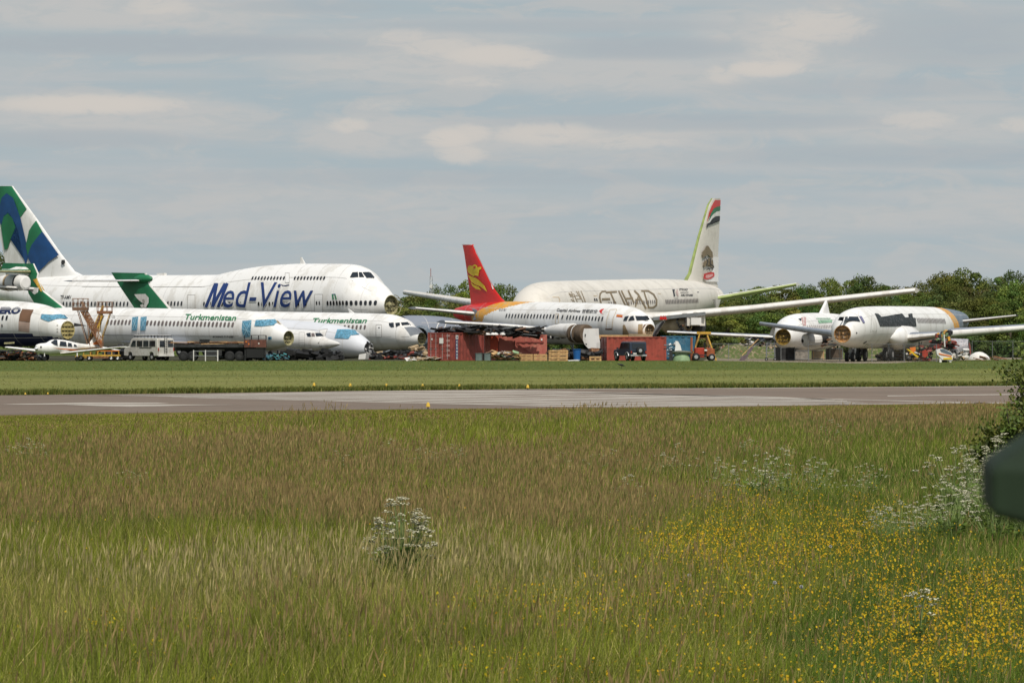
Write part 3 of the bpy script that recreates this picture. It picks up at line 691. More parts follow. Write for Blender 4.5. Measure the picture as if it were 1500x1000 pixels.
mb = MB(); mb.lathe(nc, ax, [(0, .35), (.0, .8), (.15, .88), (.9, .88), (.92, .7), (1.3, .7), (1.32, .87), (1.6, .87), (1.62, .68), (2.0, .68), (2.02, .85), (2.3, .85), (2.32, .7)], mat('engine_tan', (.12, .085, .055), .6, var=.2, scale=2), 24)
mb.lathe(nc + Vector((0, 0, .3)), ax, [(2.3, .55), (2.35, .68), (4.6, .66), (6.4, .45), (7.2, .2)], WHITE2, 24); mb.lathe(nc, ax, [(1.36, .9), (1.5, .9)], WHITE2, 24); mb.build('engine', c.root, smooth=40)
mb = MB(); cw = [zp(740, 380, 6.25, [q])[0] for q in ((722, 632), (822, 630), (826, 700), (836, 760), (836, 812), (760, 814), (730, 780), (712, 740), (712, 680))]
mb.prism([wp(x, y, 431.5) for x, y in cw], (.35, .5, 0), WHITE2); mb.prism([wp(x, y, 431.48) for x, y in zp(740, 380, 6.25, [(728, 682), (740, 682), (736, 710), (728, 708)])], (0, .03, 0), DARK)
mb.prism([wp(x, y, 431.48) for x, y in zp(740, 380, 6.25, [(735, 765), (748, 770), (748, 782), (735, 778)])], (0, .03, 0), DARK); mb.build('open_engine_cowl', c.root)
mb = MB(); mb.prism([wp(x, y, 433) for x, y in z7([(828, 680), (835, 790), (860, 820), (880, 815), (880, 715), (850, 690)])], (.1, .8, 0), DARK); mb.build('inner_cowl', c.root)
mb = MB(); mb.prism([wp(x, y, 430) for x, y in z7([(1380, 600), (1440, 560), (1455, 575), (1420, 620), (1390, 680), (1345, 700)])], (.1, .2, 0), STEEL)
mb.tube(wp(957, 492, 430), wp(972, 470, 430), .12, DARK, 6); mb.build('radar_arm', c.root)
c.gear(16.5, -2, .5); c.gear(16.5, 2.4, .5)
mb = MB(); mb.box(wp(915, 493.2, 433), (5.2, 1.6, .35), WOOD); mb.box(wp(938, 492.2, 432), (2.2, 1.2, .4), TAN); mb.build('support_beam', c.root)

# --- beige wide-body
h = Craft('wide_body_airliner', 'large beige wide-body airliner with gold ETIHAD lettering and a stripped eagle tail', 770, 472, 70, -1,
          [(768, 452, 474), (771, 438, 482), (775, 428.5, 486), (781, 420, 488), (790, 414, 490), (802, 412.2, 490), (820, 411.5, 490), (900, 409.5, 488), (985, 409, 480), (1010, 411, 470), (1030, 415, 460), (1045, 420, 450), (1054, 427, 442)], m=CREAM, bulk=CREAM, cat='airliner')
zE = lambda p: zp(780, 410, 7.5, p)
L = []
for p, wd in (([(800, 125), (765, 128), (742, 150), (736, 190), (752, 262)], 2.3), ([(765, 213), (846, 210)], 3.2), ([(805, 138), (922, 131)], 2.6), ([(855, 140), (912, 268)], 2.2), ([(945, 122), (1025, 290)], 2.2),
              ([(975, 120), (1058, 290)], 2.2), ([(1030, 206), (1098, 202)], 2.8), ([(1050, 118), (1112, 250)], 2.2), ([(1118, 120), (1160, 160), (1245, 312)], 2.4), ([(1165, 165), (1130, 290)], 2.0), ([(1130, 218), (1190, 214)], 2.2),
              ([(1195, 122), (1270, 122), (1330, 160), (1362, 220), (1360, 275), (1325, 302), (1265, 304)], 2.3), ([(1225, 135), (1275, 295)], 2.0)):
    L += stroke(zE(p), wd * .95)
h.decal(L, GOLD, .04, 3, 3)
AR = []
for p in ([(395, 145), (440, 170), (445, 215), (460, 240)], [(400, 160), (430, 180)], [(420, 130), (440, 160)], [(450, 150), (490, 240)], [(465, 175), (500, 170)], [(480, 125), (530, 210)], [(500, 125), (555, 245)], [(530, 120), (580, 240)], [(410, 182), (470, 180)], [(470, 210), (540, 208)], [(420, 210), (445, 235)], [(545, 150), (575, 240)]):
    AR += stroke(zE(p), 1.0)
h.decal(AR, mat('letter_gold_pale', (.36, .29, .2), .5), .04, 3, 3)
h.windows(892, 902, 444.5, 444.3, 4, wd=.3, ht=.4, m=SHW); h.windows(918, 962, 443.6, 441.8, 15, wd=.34, ht=.4, m=SHW); h.windows(975.5, 1022, 442, 440.3, 22, wd=.34, ht=.5, m=SHW)
h.windows(871, 874, 439, 439, 2, wd=.4, ht=.3, m=TEXTBK)
for p in ([(218, 190), (285, 190), (300, 230), (290, 245)], [(668, 175), (705, 175)], [(1375, 150), (1408, 152)]): h.decal(stroke(zE(p), .45), LINEB, .04, 3, 3)
zF = lambda p: zp(940, 280, 6.25, p)
h.decal([zF([(278, 900), (302, 900), (298, 925), (306, 960), (292, 968), (286, 930)])], TEXTBK); h.decal([zF([(310, 925), (318, 900), (330, 900), (336, 965), (326, 965), (320, 930)])], mat('pink_grey', (.5, .38, .34), .5))
h.text('ETIHAD', TEXTBK, 995, 1007, 422.6, 425.6, bold=.02); h.text('AIRWAYS', LINEG, 996, 1008, 427, 429.6, bold=.02); h.text('ABU DHABI', TEXTBK, 997, 1014.5, 430.8, 433.6, bold=.03); h.text('FORMULA', TEXTBK, 987, 993, 436.2, 437.4)
h.decal([zF([(505, 922), (522, 921), (522, 927), (505, 928)])], TEXTBK)
h.finish(open_nose=False)
eg = [zF(p) for p in ([(560, 500), (580, 500), (600, 530), (625, 560), (630, 612), (600, 600), (575, 580), (545, 600), (525, 615), (522, 560), (545, 535)],)]
eg2 = [zF(p) for p in ([(545, 640), (590, 610), (625, 640), (645, 700), (615, 690), (590, 640), (560, 680), (540, 700), (528, 660)],)]
eg3 = stroke(zF([(545, 600), (575, 640), (560, 680)]), 1.2) + stroke(zF([(600, 615), (605, 670), (640, 690)]), 1.2) + stroke(zF([(560, 720), (620, 700)]), 1) + stroke(zF([(580, 700), (600, 735)]), 1)
h.fin([(1002, 410, 1052, 421), (1008, 400, 1050, 413), (1022, 346, 1053, 346), (1036, 300, 1055, 300), (1042, 290.5, 1055, 290.5)], CREAM, 'tail_fin', .7, m_le=PRIMERG, paint=[
    ([zF([(655, 82), (718, 82), (715, 132), (670, 140), (635, 165), (600, 230), (575, 290), (600, 190), (625, 130)])], RED),
    ([zF([(668, 145), (714, 138), (712, 180), (668, 185), (630, 215), (590, 280), (612, 205), (640, 160)])], TGREEN),
    ([zF([(670, 188), (710, 182), (708, 226), (660, 230), (625, 250), (590, 300), (580, 300), (610, 240), (635, 210)])], WHITE),
    ([zF([(660, 232), (707, 228), (704, 272), (655, 262), (620, 275), (585, 315), (570, 340), (572, 300), (600, 285), (630, 250)])], TEXTBK),
    ([zF([(628, 604), (694, 600), (690, 830), (560, 828), (530, 800), (535, 760), (620, 740), (640, 700)])], WHITE), (eg + eg2, GOLD), (eg3, TEXTBK),
    ([zF([(530, 800), (535, 755), (570, 748), (600, 740), (640, 745), (645, 775), (610, 800), (560, 810)])], RED), ([zF([(548, 790), (550, 768), (580, 762), (625, 758), (628, 772), (600, 788), (565, 798)])], mat('pink_paint', (.7, .35, .33), .5))])
def pt(cr, px, py, u): t = cr.solve_t(px, u); return t, u, cr.pz(t, u, py)
a = pt(h, 1043, 438.5, 1.2); b = pt(h, 1166, 416.5, 9.4); h.wing([(a[0], a[0] + 5, a[1], a[2]), (b[0], b[0] + 1.8, b[1], b[2])], WHITE2, 'tailplane', m_le=PRIMERG, th=.85)
a = pt(h, 905, 466.5, 2.5); m_ = pt(h, 1100, 452, 13); b = pt(h, 1340, 425.5, 28.5)
m0 = pt(h, 965, 464.5, 6); h.wing([(a[0] - 1, a[0] + 9, a[1] - 1, a[2]), (m0[0], m0[0] + 7.5, m0[1], m0[2]), (m_[0], m_[0] + 5.5, m_[1], m_[2]), (b[0], b[0] + 2, b[1], b[2])], CREAM, 'wing', m_le=WHITE2, th=1.35)
a = pt(h, 705, 447, -6); b = pt(h, 590, 428.5, -29.5); h.wing([(14, 23, -2, 3.6), (a[0], a[0] + 6, a[1], a[2]), (b[0], b[0] + 2, b[1], b[2])], CREAM, 'wing', m_le=WHITE2, th=1.2)
nc = h.P(21, 9.0, 0); nc = wp(1003, 478.5, nc.y - 4); ax = Vector((h.a.x, h.a.y, 0))
mb = MB(); 
mb.lathe(nc + ax * .3 - Vector((2.6, 0, -.1)), (1.0, -.12, .04), [(0, .35), (.4, .75), (1.3, 1.0), (2.3, .98), (2.9, .8), (3.3, .35)], mat('beige_cowl', (.42, .34, .22), .6, var=.15, scale=1.5), 24)
mb.build('engine_cowl', h.root, smooth=40)
mb = MB(); mb.lathe(nc + Vector((.6, .8, .1)), (.8, .5, -.25), [(0, .2), (.1, .95), (.4, 1.15), (1.2, 1.2), (1.22, 1.05), (.5, 1.0), (.2, .2)], DARK, 24)
for i in range(10):
    a0 = -1.2 + i * .25; mb.tube(nc + Vector((1.9 * math.cos(a0) * .62 + .6, .6, 1.55 * math.sin(a0 + .5))), nc + Vector((1.9 * math.cos(a0 + .25) * .62 + .6, .6, 1.55 * math.sin(a0 + .75))), .07, CREAM, 6)
rnd = random.Random(9)
for i in range(30): mb.box(nc + Vector((rnd.uniform(-.9, .7), -.9 + rnd.uniform(-.3, .3), rnd.uniform(-.5, .9))), (rnd.uniform(.1, .4), .1, rnd.uniform(.1, .4)), rnd.choice([DARK, STEEL, RUST, DARK]), rnd.uniform(0, 3), rnd.uniform(0, 3))
mb.build('stripped_engine', h.root)
mb = MB(); mb.box(wp(1016, 468, nc.y - .5), (2.0, 1.6, 1.3), CREAM, .3); mb.box(wp(1019, 470.5, nc.y - 1.6), (1.1, .5, .75), WHITE2, .2); mb.box(wp(995, 463, nc.y - 1), (5.5, 1.2, .35), STEEL, 0, 0, -.1); mb.build('engine_pylon', h.root)
mb = MB()
for i in range(7): mb.prism([wp(966 + i * 1.4, 468, nc.y - 2), wp(968 + i * 1.4, 468, nc.y - 2), wp(967.3 + i * 1.3 + rnd.uniform(-1, 1), 461.5 + rnd.uniform(0, 3), nc.y - 2)], (.05, .1, 0), RED)
mb.build('red_covers', h.root)
mb = MB(); mb.lathe(wp(1050, 446, 520), (0, 0, -1), [(-.6, .5), (0, .3), (.6, .1)], WHITE2, 10); mb.build('tail_vent', h.root)
h.gear(6, 0, .55); h.gear(30, -4, .65); h.gear(30, 4, .65)

# --- right-hand pair
r1 = Craft('airliner', 'white airliner with faded green stripe and brown open nose, left of the blacked-out airliner', 1147, 430, 72, -1,
           [(1147, 481.5, 505.5), (1150, 474, 510), (1155, 466, 513), (1162, 461, 514), (1172, 459, 514.5), (1195, 458.2, 513), (1215, 459, 509), (1232, 461, 503), (1246, 466, 495), (1256, 473, 487)], m=WHITE, bulk=mat('bulkhead_brown', (.3, .2, .04), .6, var=.4, scale=2, col2=(.1, .05, .01)))
zR = lambda p: zp(1080, 400, 6.25, p)
r1.part('cockpit_window', [zR([(555, 420), (585, 415), (582, 440)])], CGLASS, .05, 3, 3)
r1.decal([zR([(582, 408), (612, 402), (628, 405), (628, 482), (600, 480)])], mat('faded_pink', (.5, .32, .3), .6, var=.3, scale=3)); r1.decal([zR([(602, 410), (608, 410), (608, 470), (602, 470)])], WHITE2, .05)
GF = mat('faded_green', (.25, .42, .28), .6, var=.3, scale=2)
r1.decal([zR([(722, 412), (852, 412), (852, 420), (722, 420)]), zR([(735, 430), (868, 426), (868, 452), (745, 460)])], GF)
r1.windows(1183, 1222, 478.5, 477.5, 16, wd=.3, ht=.3, m=mat('taped_window', (.5, .46, .44), .6))
r1.finish(dish=.5)
r1.fin([(1200, 460, 1216, 461), (1201, 457, 1215, 458), (1208, 443, 1212, 443), (1209.5, 440, 1210.5, 440)], WHITE, 'tail_fin', .5)
a = pt(r1, 1146, 494.5, -2.4); b = pt(r1, 977, 486, -12.4); r1.wing([(a[0], a[0] + 4, a[1], a[2]), (b[0], b[0] + 1.6, b[1], b[2])], GREY, 'wing', m_le=WHITE2, th=.5)
mb = MB(); a0 = wp(1200, 496, 424)
mb.lathe(a0, (-.8, -.5, -.1), [(0, .4), (.1, .65), (.5, .75), (1.6, .6), (1.9, .2)], WHITE2, 16); mb.lathe(a0, (-.8, -.5, -.1), [(-.8, .1), (-.75, .45), (0, .5)], DARK, 16)
rnd = random.Random(4)
for i in range(22): mb.box(wp(1196 + rnd.random() * 24, 497 + rnd.random() * 9, 424), (rnd.uniform(.2, .8), .2, rnd.uniform(.06, .2)), rnd.choice([DARK, WHITE2, RUST, BROWNP]), 0, 0, rnd.uniform(-.4, .1))
mb.build('stripped_engine', r1.root)
mb = MB(); mb.prism([wp(x, y, 428) for x, y in zR([(290, 570), (318, 500), (340, 495), (336, 520), (320, 575)])], (.1, .1, 0), WHITE2); mb.build('gear_door', r1.root)
r1.gear(4, 0, .45); r1.gear(15, -3, .5); r1.gear(15, 3, .5)

r2 = Craft('airliner', 'white airliner with blacked-out lettering, orange band and blue-grey tail, fin removed', 1234, 405, 72, -1,
           [(1234, 476, 502), (1237, 467, 505.5), (1242, 458.5, 508), (1249, 453, 509.5), (1258, 450.2, 510), (1270, 449, 510), (1290, 448.5, 510), (1350, 449, 508), (1370, 450, 505), (1385, 452, 500), (1400, 455, 490), (1408, 458, 482), (1413, 463, 476)], m=WHITE, bulk=mat('bulkhead_orange', (.42, .23, .08), .6, var=.3, scale=2, col2=(.5, .45, .4), c2amt=.6))
to = r2.solve_t(1361, 0); 
def r2m(t, u, z):
    zc, hh, w_ = r2.sec(t); k = t - to + (z - zc) / hh * 1.9 - 2.4 - (u / w_) * 0
    if k > 3.2: return SLATE
    if k > .4: return ORNG
r2.matfn = r2m; r2.rs = .3
for p in ([(918, 438), (935, 406), (980, 406), (965, 444)], [(984, 442), (1002, 408), (1062, 402), (1060, 440)], [(1075, 440), (1076, 402), (1100, 402), (1122, 446)]): r2.part('cockpit_window', [zR(p)], CGLASS, .06, 3, 3)
r2.part('cockpit_window', [zR([(1112, 396), (1136, 398), (1166, 456), (1148, 458)])], mat('purple_film', (.18, .17, .3), .3), .06, 3, 3)
BLK = mat('overpaint_black', (.018, .022, .022), .6, var=.5, scale=2, col2=(.3, .3, .3), c2amt=.7, c2rng=(.56, .66))
r2.decal([[(1281, 459), (1286, 459.5), (1291, 464), (1318, 466), (1317, 460), (1321, 459), (1326, 465), (1331, 464.5), (1330, 460), (1336, 459), (1337, 465), (1341, 466), (1342, 478), (1326, 480), (1318, 478), (1289, 478), (1286, 470)]], BLK, .03, 3, 3)
r2.windows(1344, 1384, 469.3, 470.3, 21, wd=.3, ht=.5, m=SHW)
r2.decal(stroke(zR([(1236, 520), (1240, 532), (1270, 532), (1276, 520)]), .5), LINEG); r2.decal([zR([(1150, 640), (1180, 620), (1186, 626), (1156, 648)]), zR([(1086, 540), (1096, 540), (1096, 552), (1086, 552)])], TEXTBK)
r2.decal(stroke([(1277, 461), (1275, 487)], .3) + stroke([(1258, 456), (1256, 470)], .2), LINEG)
r2.finish(dish=.5)
a = pt(r2, 1325, 495.5, 2.1); m_ = pt(r2, 1376, 490, 6); r2.wing([(a[0] - .5, a[0] + 7, a[1], a[2]), (m_[0], m_[0] + 4.2, m_[1], m_[2])], GREY, 'inner_wing', m_le=WHITE2, th=1.1)
a = pt(r2, 1388, 489, 6.9); b = pt(r2, 1580, 474, 17); r2.wing([(a[0], a[0] + 4, a[1], a[2]), (b[0], b[0] + 1.6, b[1], b[2])], GREY, 'wing', m_le=WHITE2, th=1.0)
a = pt(r2, 1222, 491.5, -2); b = pt(r2, 1112, 474, -13.5); r2.wing([(a[0], a[0] + 6, a[1] + .4, a[2]), (b[0], b[0] + 1.6, b[1], b[2])], GREY, 'wing', m_le=STEEL, th=.75)
a = pt(r2, 1404, 471, 1); b = pt(r2, 1488, 462, 7); r2.wing([(a[0], a[0] + 3, a[1], a[2]), (b[0], b[0] + 1.2, b[1], b[2])], DARK, 'tailplane', m_le=WHITE2, th=.45)
mb = MB(); mb.lathe(r2.P(r2.solve_t(1322, 2) , 1.5, 2.15), (r2.a.x, r2.a.y, 0), [(-3.5, .05), (-2, .8), (0, 1.15), (4, 1.1), (8, .5)], WHITE, 20); mb.build('belly_fairing', r2.root, smooth=40)
mb = MB(); rnd = random.Random(8)
for i in range(40):
    x = rnd.uniform(1372, 1392); mb.box(wp(x, 488 + rnd.random() * 14 - (x - 1372) * .1, 409), (rnd.uniform(.15, .6), .2, rnd.uniform(.1, .45)), rnd.choice([DARK, GRN, STEEL, CRED, DARK, ORNG]), rnd.uniform(0, 3), rnd.uniform(-.6, .6))
mb.tube(wp(1383, 490, 408), wp(1384, 508, 408), .06, WHITE2, 6); mb.build('stripped_engine', r2.root)
r2.gear(3.6, -.2, .42); r2.gear(17, -3, .55, wheels=2); r2.gear(17, 3, .55)
tg = r2.solve_t(1277, 0); r2.gear(tg, -.9, .6); r2.gear(tg + 1, 1.3, .62); 

# --- small light aircraft at the left
lp = Craft('light_aircraft', 'small white low-wing light aircraft with orange stripes, parked on the grass', 53, 418, 42, -1,
           [(53, 507, 514), (55, 504.2, 516.5), (60, 502.8, 518), (68, 502, 519), (74, 498.5, 519.2), (79, 497, 519.2), (84, 497, 519), (95, 498, 517.5), (106, 500.5, 515), (118, 503, 512), (132, 504.5, 510.5), (146, 505.5, 509)], m=WHITE, cat='light aircraft')
z2l = lambda p: zp(0, 430, 9.615, p)
for p in ([(712, 690), (770, 650), (806, 655), (812, 735), (760, 720)], [(836, 735), (846, 672), (930, 680), (940, 745)], [(952, 745), (956, 692), (1005, 700), (1018, 748)], [(1038, 745), (1040, 712), (1070, 722), (1088, 748)]): lp.part('cabin_window', [z2l(p)], CGLASS, .03, 3, 3)
lp.decal([z2l([(740, 762), (1100, 785), (1105, 798), (1040, 800), (860, 780)])], OR2, .02); lp.decal([z2l([(930, 785), (1100, 800), (1090, 806), (1000, 808)])], BROWNP, .03)
lp.decal([z2l([(560, 742), (580, 738), (590, 750), (585, 765), (565, 765)])], DARK, .02, 2, 2)
lp.seams = 0
lp.finish(open_nose=False)
lp.fin([(127, 506, 149, 507), (131, 502, 149, 502), (142, 486, 148.5, 486.5)], WHITE, 'tail_fin', .18, paint=[([z2l([(1310, 690), (1400, 640), (1420, 650), (1430, 720), (1300, 712)])], OR2)])
a = pt(lp, 88, 517.5, .5); b = pt(lp, 176, 508, 5.9); lp.wing([(a[0], a[0] + 1.9, a[1], a[2]), (b[0], b[0] + 1.2, b[1], b[2])], WHITE2, 'wing', th=.28)
a = pt(lp, 60, 515, -.5); b = pt(lp, 7, 508.5, -5.4); lp.wing([(a[0], a[0] + 1.9, a[1], a[2]), (b[0], b[0] + 1.2, b[1], b[2])], WHITE, 'wing', th=.28)
a = pt(lp, 140, 508, .1); b = pt(lp, 168, 512.5, 2.1); lp.wing([(a[0], a[0] + 1, a[1], a[2]), (b[0], b[0] + .7, b[1], b[2])], WHITE, 'tailplane', th=.14)
a = pt(lp, 140, 508, -.1); b = pt(lp, 128, 508, -2.0); lp.wing([(a[0], a[0] + 1, a[1], a[2]), (b[0], b[0] + .7, b[1], b[2])], WHITE, 'tailplane', th=.14)
mb = MB(); p0 = wp(53, 510.5, 417.9); mb.lathe(p0 + Vector((.1, .1, 0)), (-lp.a.x, -lp.a.y, 0), [(0, .2), (.15, .17), (.35, .02)], SILV, 12); mb.build('spinner', lp.root, smooth=40)
def lgear(px, Y, name='landing_gear'):
    mb = MB(); p = gp(px, 490 + H * F / Y); p = Vector((X_(px, Y), Y, 0)); mb.tube(p + Vector((0, 0, .2)), p + Vector((0, .1, .75)), .05, WHITE2, 6); g_ = mb.build(name, lp.root)
    wm = MB(); ax = Vector((lp.b.x, lp.b.y, 0)); wm.lathe(p + Vector((0, 0, .22)) - ax * .08, ax, [(0, .02), (0, .2), (.04, .22), (.12, .22), (.16, .2), (.16, .02)], BLACK, 16); wm.build('wheel', g_, org=lp.root.location)
lgear(57, 418.4); lgear(65, 418.2); lgear(113, 418)
mb = MB(); mb.tube(wp(110, 502, 419), wp(112, 496.5, 419.4), .015, DARK, 5); mb.build('antenna', lp.root)
# ------------------------------------------------------------------ vehicles, containers and scrap around the aircraft
def gx(px, Y, z=0): return (X_(px, Y), Y, z)
def wheel(parent, c, r, wd=.2, ax=(0, 1, 0), rim=SILV, name='wheel'):
    mb = MB(); a = Vector(ax); c = Vector(c) - a * wd / 2
    mb.lathe(c, ax, [(0, r * .5), (0, r * .86), (wd * .15, r), (wd * .85, r), (wd, r * .86), (wd, r * .5)], BLACK, 22)
    mb.lathe(c - a * .005, ax, [(0, .01), (.02, r * .2), (0, r * .35), (.03, r * .55)], rim, 18); mb.lathe(c + a * (wd + .005), ax, [(0, .01), (-.02, r * .2), (0, r * .35), (-.03, r * .55)], rim, 18)
    return mb.build(name, parent, smooth=50)
def container(label, loc, rz, m, L_=6.06, W_=2.44, Ht=2.59, marks=None, lab=None):
    t = thing('shipping_container', label, 'container', loc, rz); mb = MB(); fr = .09
    for x in (-1, 1):
        for y in (-1, 1):
            mb.box((x * (L_ / 2 - .08), y * (W_ / 2 - .08), Ht / 2), (.16, .16, Ht), m)
        mb.box((x * (L_ / 2 - .06), 0, .08), (.1, W_ - .3, .14), m); mb.box((x * (L_ / 2 - .06), 0, Ht - .07), (.1, W_ - .3, .12), m)
    for y in (-1, 1):
        mb.box((0, y * (W_ / 2 - .05), .08), (L_ - .32, .09, .14), m); mb.box((0, y * (W_ / 2 - .05), Ht - .06), (L_ - .32, .09, .1), m)
    mb.build('frame', t)
    for y in (-1, 1):                    # corrugated sides
        mb = MB(); n = int((L_ - .32) / .14); xs = []; vs = []
        for i in range(n + 1):
            x = -L_ / 2 + .16 + (L_ - .32) * i / n; d = (W_ / 2 - (.035 if (i // 2) % 2 else .085)) * y
            vs += [(x, d, .15), (x, d, Ht - .11)]
        mb.add(vs, [(2 * i, 2 * i + 2, 2 * i + 3, 2 * i + 1) for i in range(n)], m); mb.build('side_panel', t)
    mb = MB(); mb.box((0, 0, Ht - .03), (L_ - .2, W_ - .2, .03), m); mb.build('roof_panel', t)
    mb = MB(); n = 12; vs = []
    for i in range(n + 1): y = -W_ / 2 + .16 + (W_ - .32) * i / n; d = L_ / 2 - (.035 if (i // 2) % 2 else .085); vs += [(d, y, .15), (d, y, Ht - .11)]
    mb.add(vs, [(2 * i, 2 * i + 2, 2 * i + 3, 2 * i + 1) for i in range(n)], m); mb.build('end_panel', t)
    for y in (-1, 1):
        mb = MB(); mb.box((-L_ / 2 + .06, y * (W_ / 4 - .04), Ht / 2), (.05, W_ / 2 - .12, Ht - .28), m)
        for k in range(5): mb.box((-L_ / 2 + .03, y * (W_ / 4 - .04), .4 + k * (Ht - .8) / 4), (.03, W_ / 2 - .3, .18), m)
        d = mb.build('door', t)
        for q in (.14, .36):
            rb = MB(); rb.tube((-L_ / 2, y * W_ * q, .12), (-L_ / 2, y * W_ * q, Ht - .12), .022, mat('galvanised_bar', (.45, .4, .38), .5, metal=.3), 6); rb.box((-L_ / 2 - .01, y * W_ * q, 1.1), (.03, .3, .04), STEEL); rb.build('locking_bar', d)
    if lab: lab(t, L_, W_, Ht)
    return t
MAROON = CRED
def c1marks(t, L_, W_, Ht):
    BND = mat('marking_navy', (.05, .07, .16), .6)
    mb = MB(); y = -W_ / 2 - .012; x = -L_ / 2 + 1.15
    mb.box((x, y + .03, Ht / 2 - .05), (.42, .02, Ht - .5), BND); mb.box((x, y + .01, Ht - .42), (.42, .02, .36), WHITE2); mb.box((x, y - .004, Ht - .42), (.2, .01, .16), BND)
    for i, ch in enumerate('CRONOS'):
        v, f = text2d(ch, x - .12, x + .12, Ht - .72 - i * .3, Ht - .92 - i * .3, bold=.04, dx=9, dy=9); mb.add([(a, y + .012, b) for a, b in v], f, WHITE)
    mb.build('side_marking', t)
    mb = MB(); mb.box((-L_ / 2 - .02, -.25, Ht - .75), (.02, .42, .5), WHITE2); mb.box((-L_ / 2 - .02, .75, Ht - .6), (.02, .14, .14), WHITE2)
    for k in range(5):
        for q in range(3): mb.box((-L_ / 2 - .005, -.85 - q * .12, .5 + k * .45), (.02, .08, .2), mat('label_pink', (.5, .3, .28), .6))
    mb.build('door_labels', t)
a60 = R(60); cx, cy = X_(660, 421), 421
o_ = Vector((cx, cy)) - Vector((math.cos(a60) * (-3.03) - math.sin(a60) * (-1.22), math.sin(a60) * (-3.03) + math.cos(a60) * (-1.22)))
container('maroon shipping container with white vertical lettering on a navy strip, doors toward the camera', (o_.x, o_.y, 0), a60, CRED, lab=c1marks)
def c2marks(t, L_, W_, Ht):
    mb = MB(); y = -W_ / 2 - .01
    mb.box((-L_ / 2 + .9, y + .02, Ht / 2), (.75, .02, Ht - .35), mat('fresh_red', (.5, .06, .02), .5)); mb.box((-L_ / 2 + 2.0, y + .02, Ht / 2), (1.3, .02, Ht - .35), CRED2); mb.box((L_ / 2 - .5, y, Ht - .45), (.14, .02, .2), WHITE2)
    mb.box((L_ / 2 - 1.6, y, Ht - .7), (2.6, .03, .12), CRED); mb.box((-.1, y, Ht / 2 - .1), (.08, .03, Ht - .9), CRED); mb.box((.9, y, Ht / 2 - .2), (2.0, .03, .06), CRED, 0, 0, R(35)); mb.build('patched_panels', t)
container('faded light red container with patched side panels, under the wing of the red-tailed airliner', gx(753, 434), R(8), CRED2, 5.9, 2.4, 2.4, lab=c2marks)
container('brick red container beneath the nose of the red-tailed airliner, behind the dark jeep', gx(928, 428.5), R(13), CRED3, 5.7, 2.3, 2.22)
container('small blue container behind the green cowling and the forklift', gx(993, 442), R(4), CBLUE, 3.2, 2.2, 2.28)
# heap of dark sheeting lying on the containers
rnd = random.Random(21)
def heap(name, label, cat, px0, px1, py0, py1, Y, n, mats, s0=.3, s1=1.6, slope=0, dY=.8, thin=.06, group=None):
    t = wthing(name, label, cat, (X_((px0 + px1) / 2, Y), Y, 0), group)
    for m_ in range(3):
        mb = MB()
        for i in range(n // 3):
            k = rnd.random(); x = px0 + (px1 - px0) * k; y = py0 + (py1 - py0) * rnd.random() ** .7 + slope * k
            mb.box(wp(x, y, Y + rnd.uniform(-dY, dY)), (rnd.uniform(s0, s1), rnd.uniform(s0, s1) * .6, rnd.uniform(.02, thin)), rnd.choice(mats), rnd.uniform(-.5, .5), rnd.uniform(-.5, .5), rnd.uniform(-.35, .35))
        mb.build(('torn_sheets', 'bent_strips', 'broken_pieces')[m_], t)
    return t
heap('scrap_heap', 'black sheeting and torn panels heaped on top of the maroon container', 'scrap', 640, 712, 479, 487, 424, 75, [DARK, BLACK, DARK, BROWNP], thin=.12)
heap('scrap_heap', 'dark sheeting and metal lying on the light red container under the wing', 'scrap', 672, 792, 476, 488, 431, 120, [DARK, BLACK, DARK, DARK, STEEL, BROWNP], slope=4, thin=.14)
t = thing('white_sacks', 'white sacks lying between the two red containers', 'sacks', gx(722, 426, 2.35)); mb = MB()
for x in (-.5, 0, .25, .9): mb.lathe((x, 0, 0), (0, 0, 1), [(0, .05), (.03, .25), (.15, .24), (.24, .05)], WHITE2, 10)
mb.build('sack', t, smooth=60)
# pallets
def pallet(w_, d_, h_, label, loc, rz=0, group='wooden pallets and crates'):
    t = thing('wooden_pallet', label, 'pallet', loc, rz, group); mb = MB(); n = 7
    for i in range(n): mb.box((-w_ / 2 + (i + .5) * w_ / n, 0, h_ - .02), (w_ / n * .8, d_, .03), WOOD)
    mb.build('deck_boards', t); mb = MB()
    for y in (-1, 1): mb.box((0, y * (d_ / 2 - .02), h_ - .1), (w_, .04, .11), WOOD); mb.box((0, y * (d_ / 2 - .02), .05), (w_, .04, .09), WOOD)
    mb.build('side_boards', t)
    mb = MB()
    for x in (-1, 0, 1):
        for y in (-1, 0, 1): mb.box((x * (w_ / 2 - .09), y * (d_ / 2 - .1), h_ / 2 - .02), (.17, .13, h_ - .1), WOOD)
    mb.build('blocks', t)
    return t
for i, lb in enumerate(('bottom', 'middle', 'top')): pallet(1.75, 1.2, .33, lb + ' pallet of the tall wooden stack left of the blue tub', (X_(817.5, 421), 421 + .02 * i, i * .335), R(2 * i))
for k, (x, w_) in enumerate(((770.5, 1.25), (791.5, 1.25))):
    for i in range(2): pallet(w_, 1.1, .31, ('lower', 'upper')[i] + ' pallet of the ' + ('left', 'right')[k] + ' low stack before the light red container', (X_(x, 421), 421, i * .315))
pallet(1.1, .9, .42, 'single small wooden crate left of the brick red container', (X_(872, 421.5), 421.5, 0))
t = thing('plastic_tub', 'blue plastic tub beside the tall stack of pallets', 'tub', gx(845, 424)); mb = MB(); mb.lathe((0, 0, 0), (0, 0, 1), [(0, .01), (0, .3), (1.0, .36), (1.02, .4), (1.08, .4), (1.08, .34), (.1, .28)], BLUEP, 20); mb.build('tub_body', t, smooth=40)
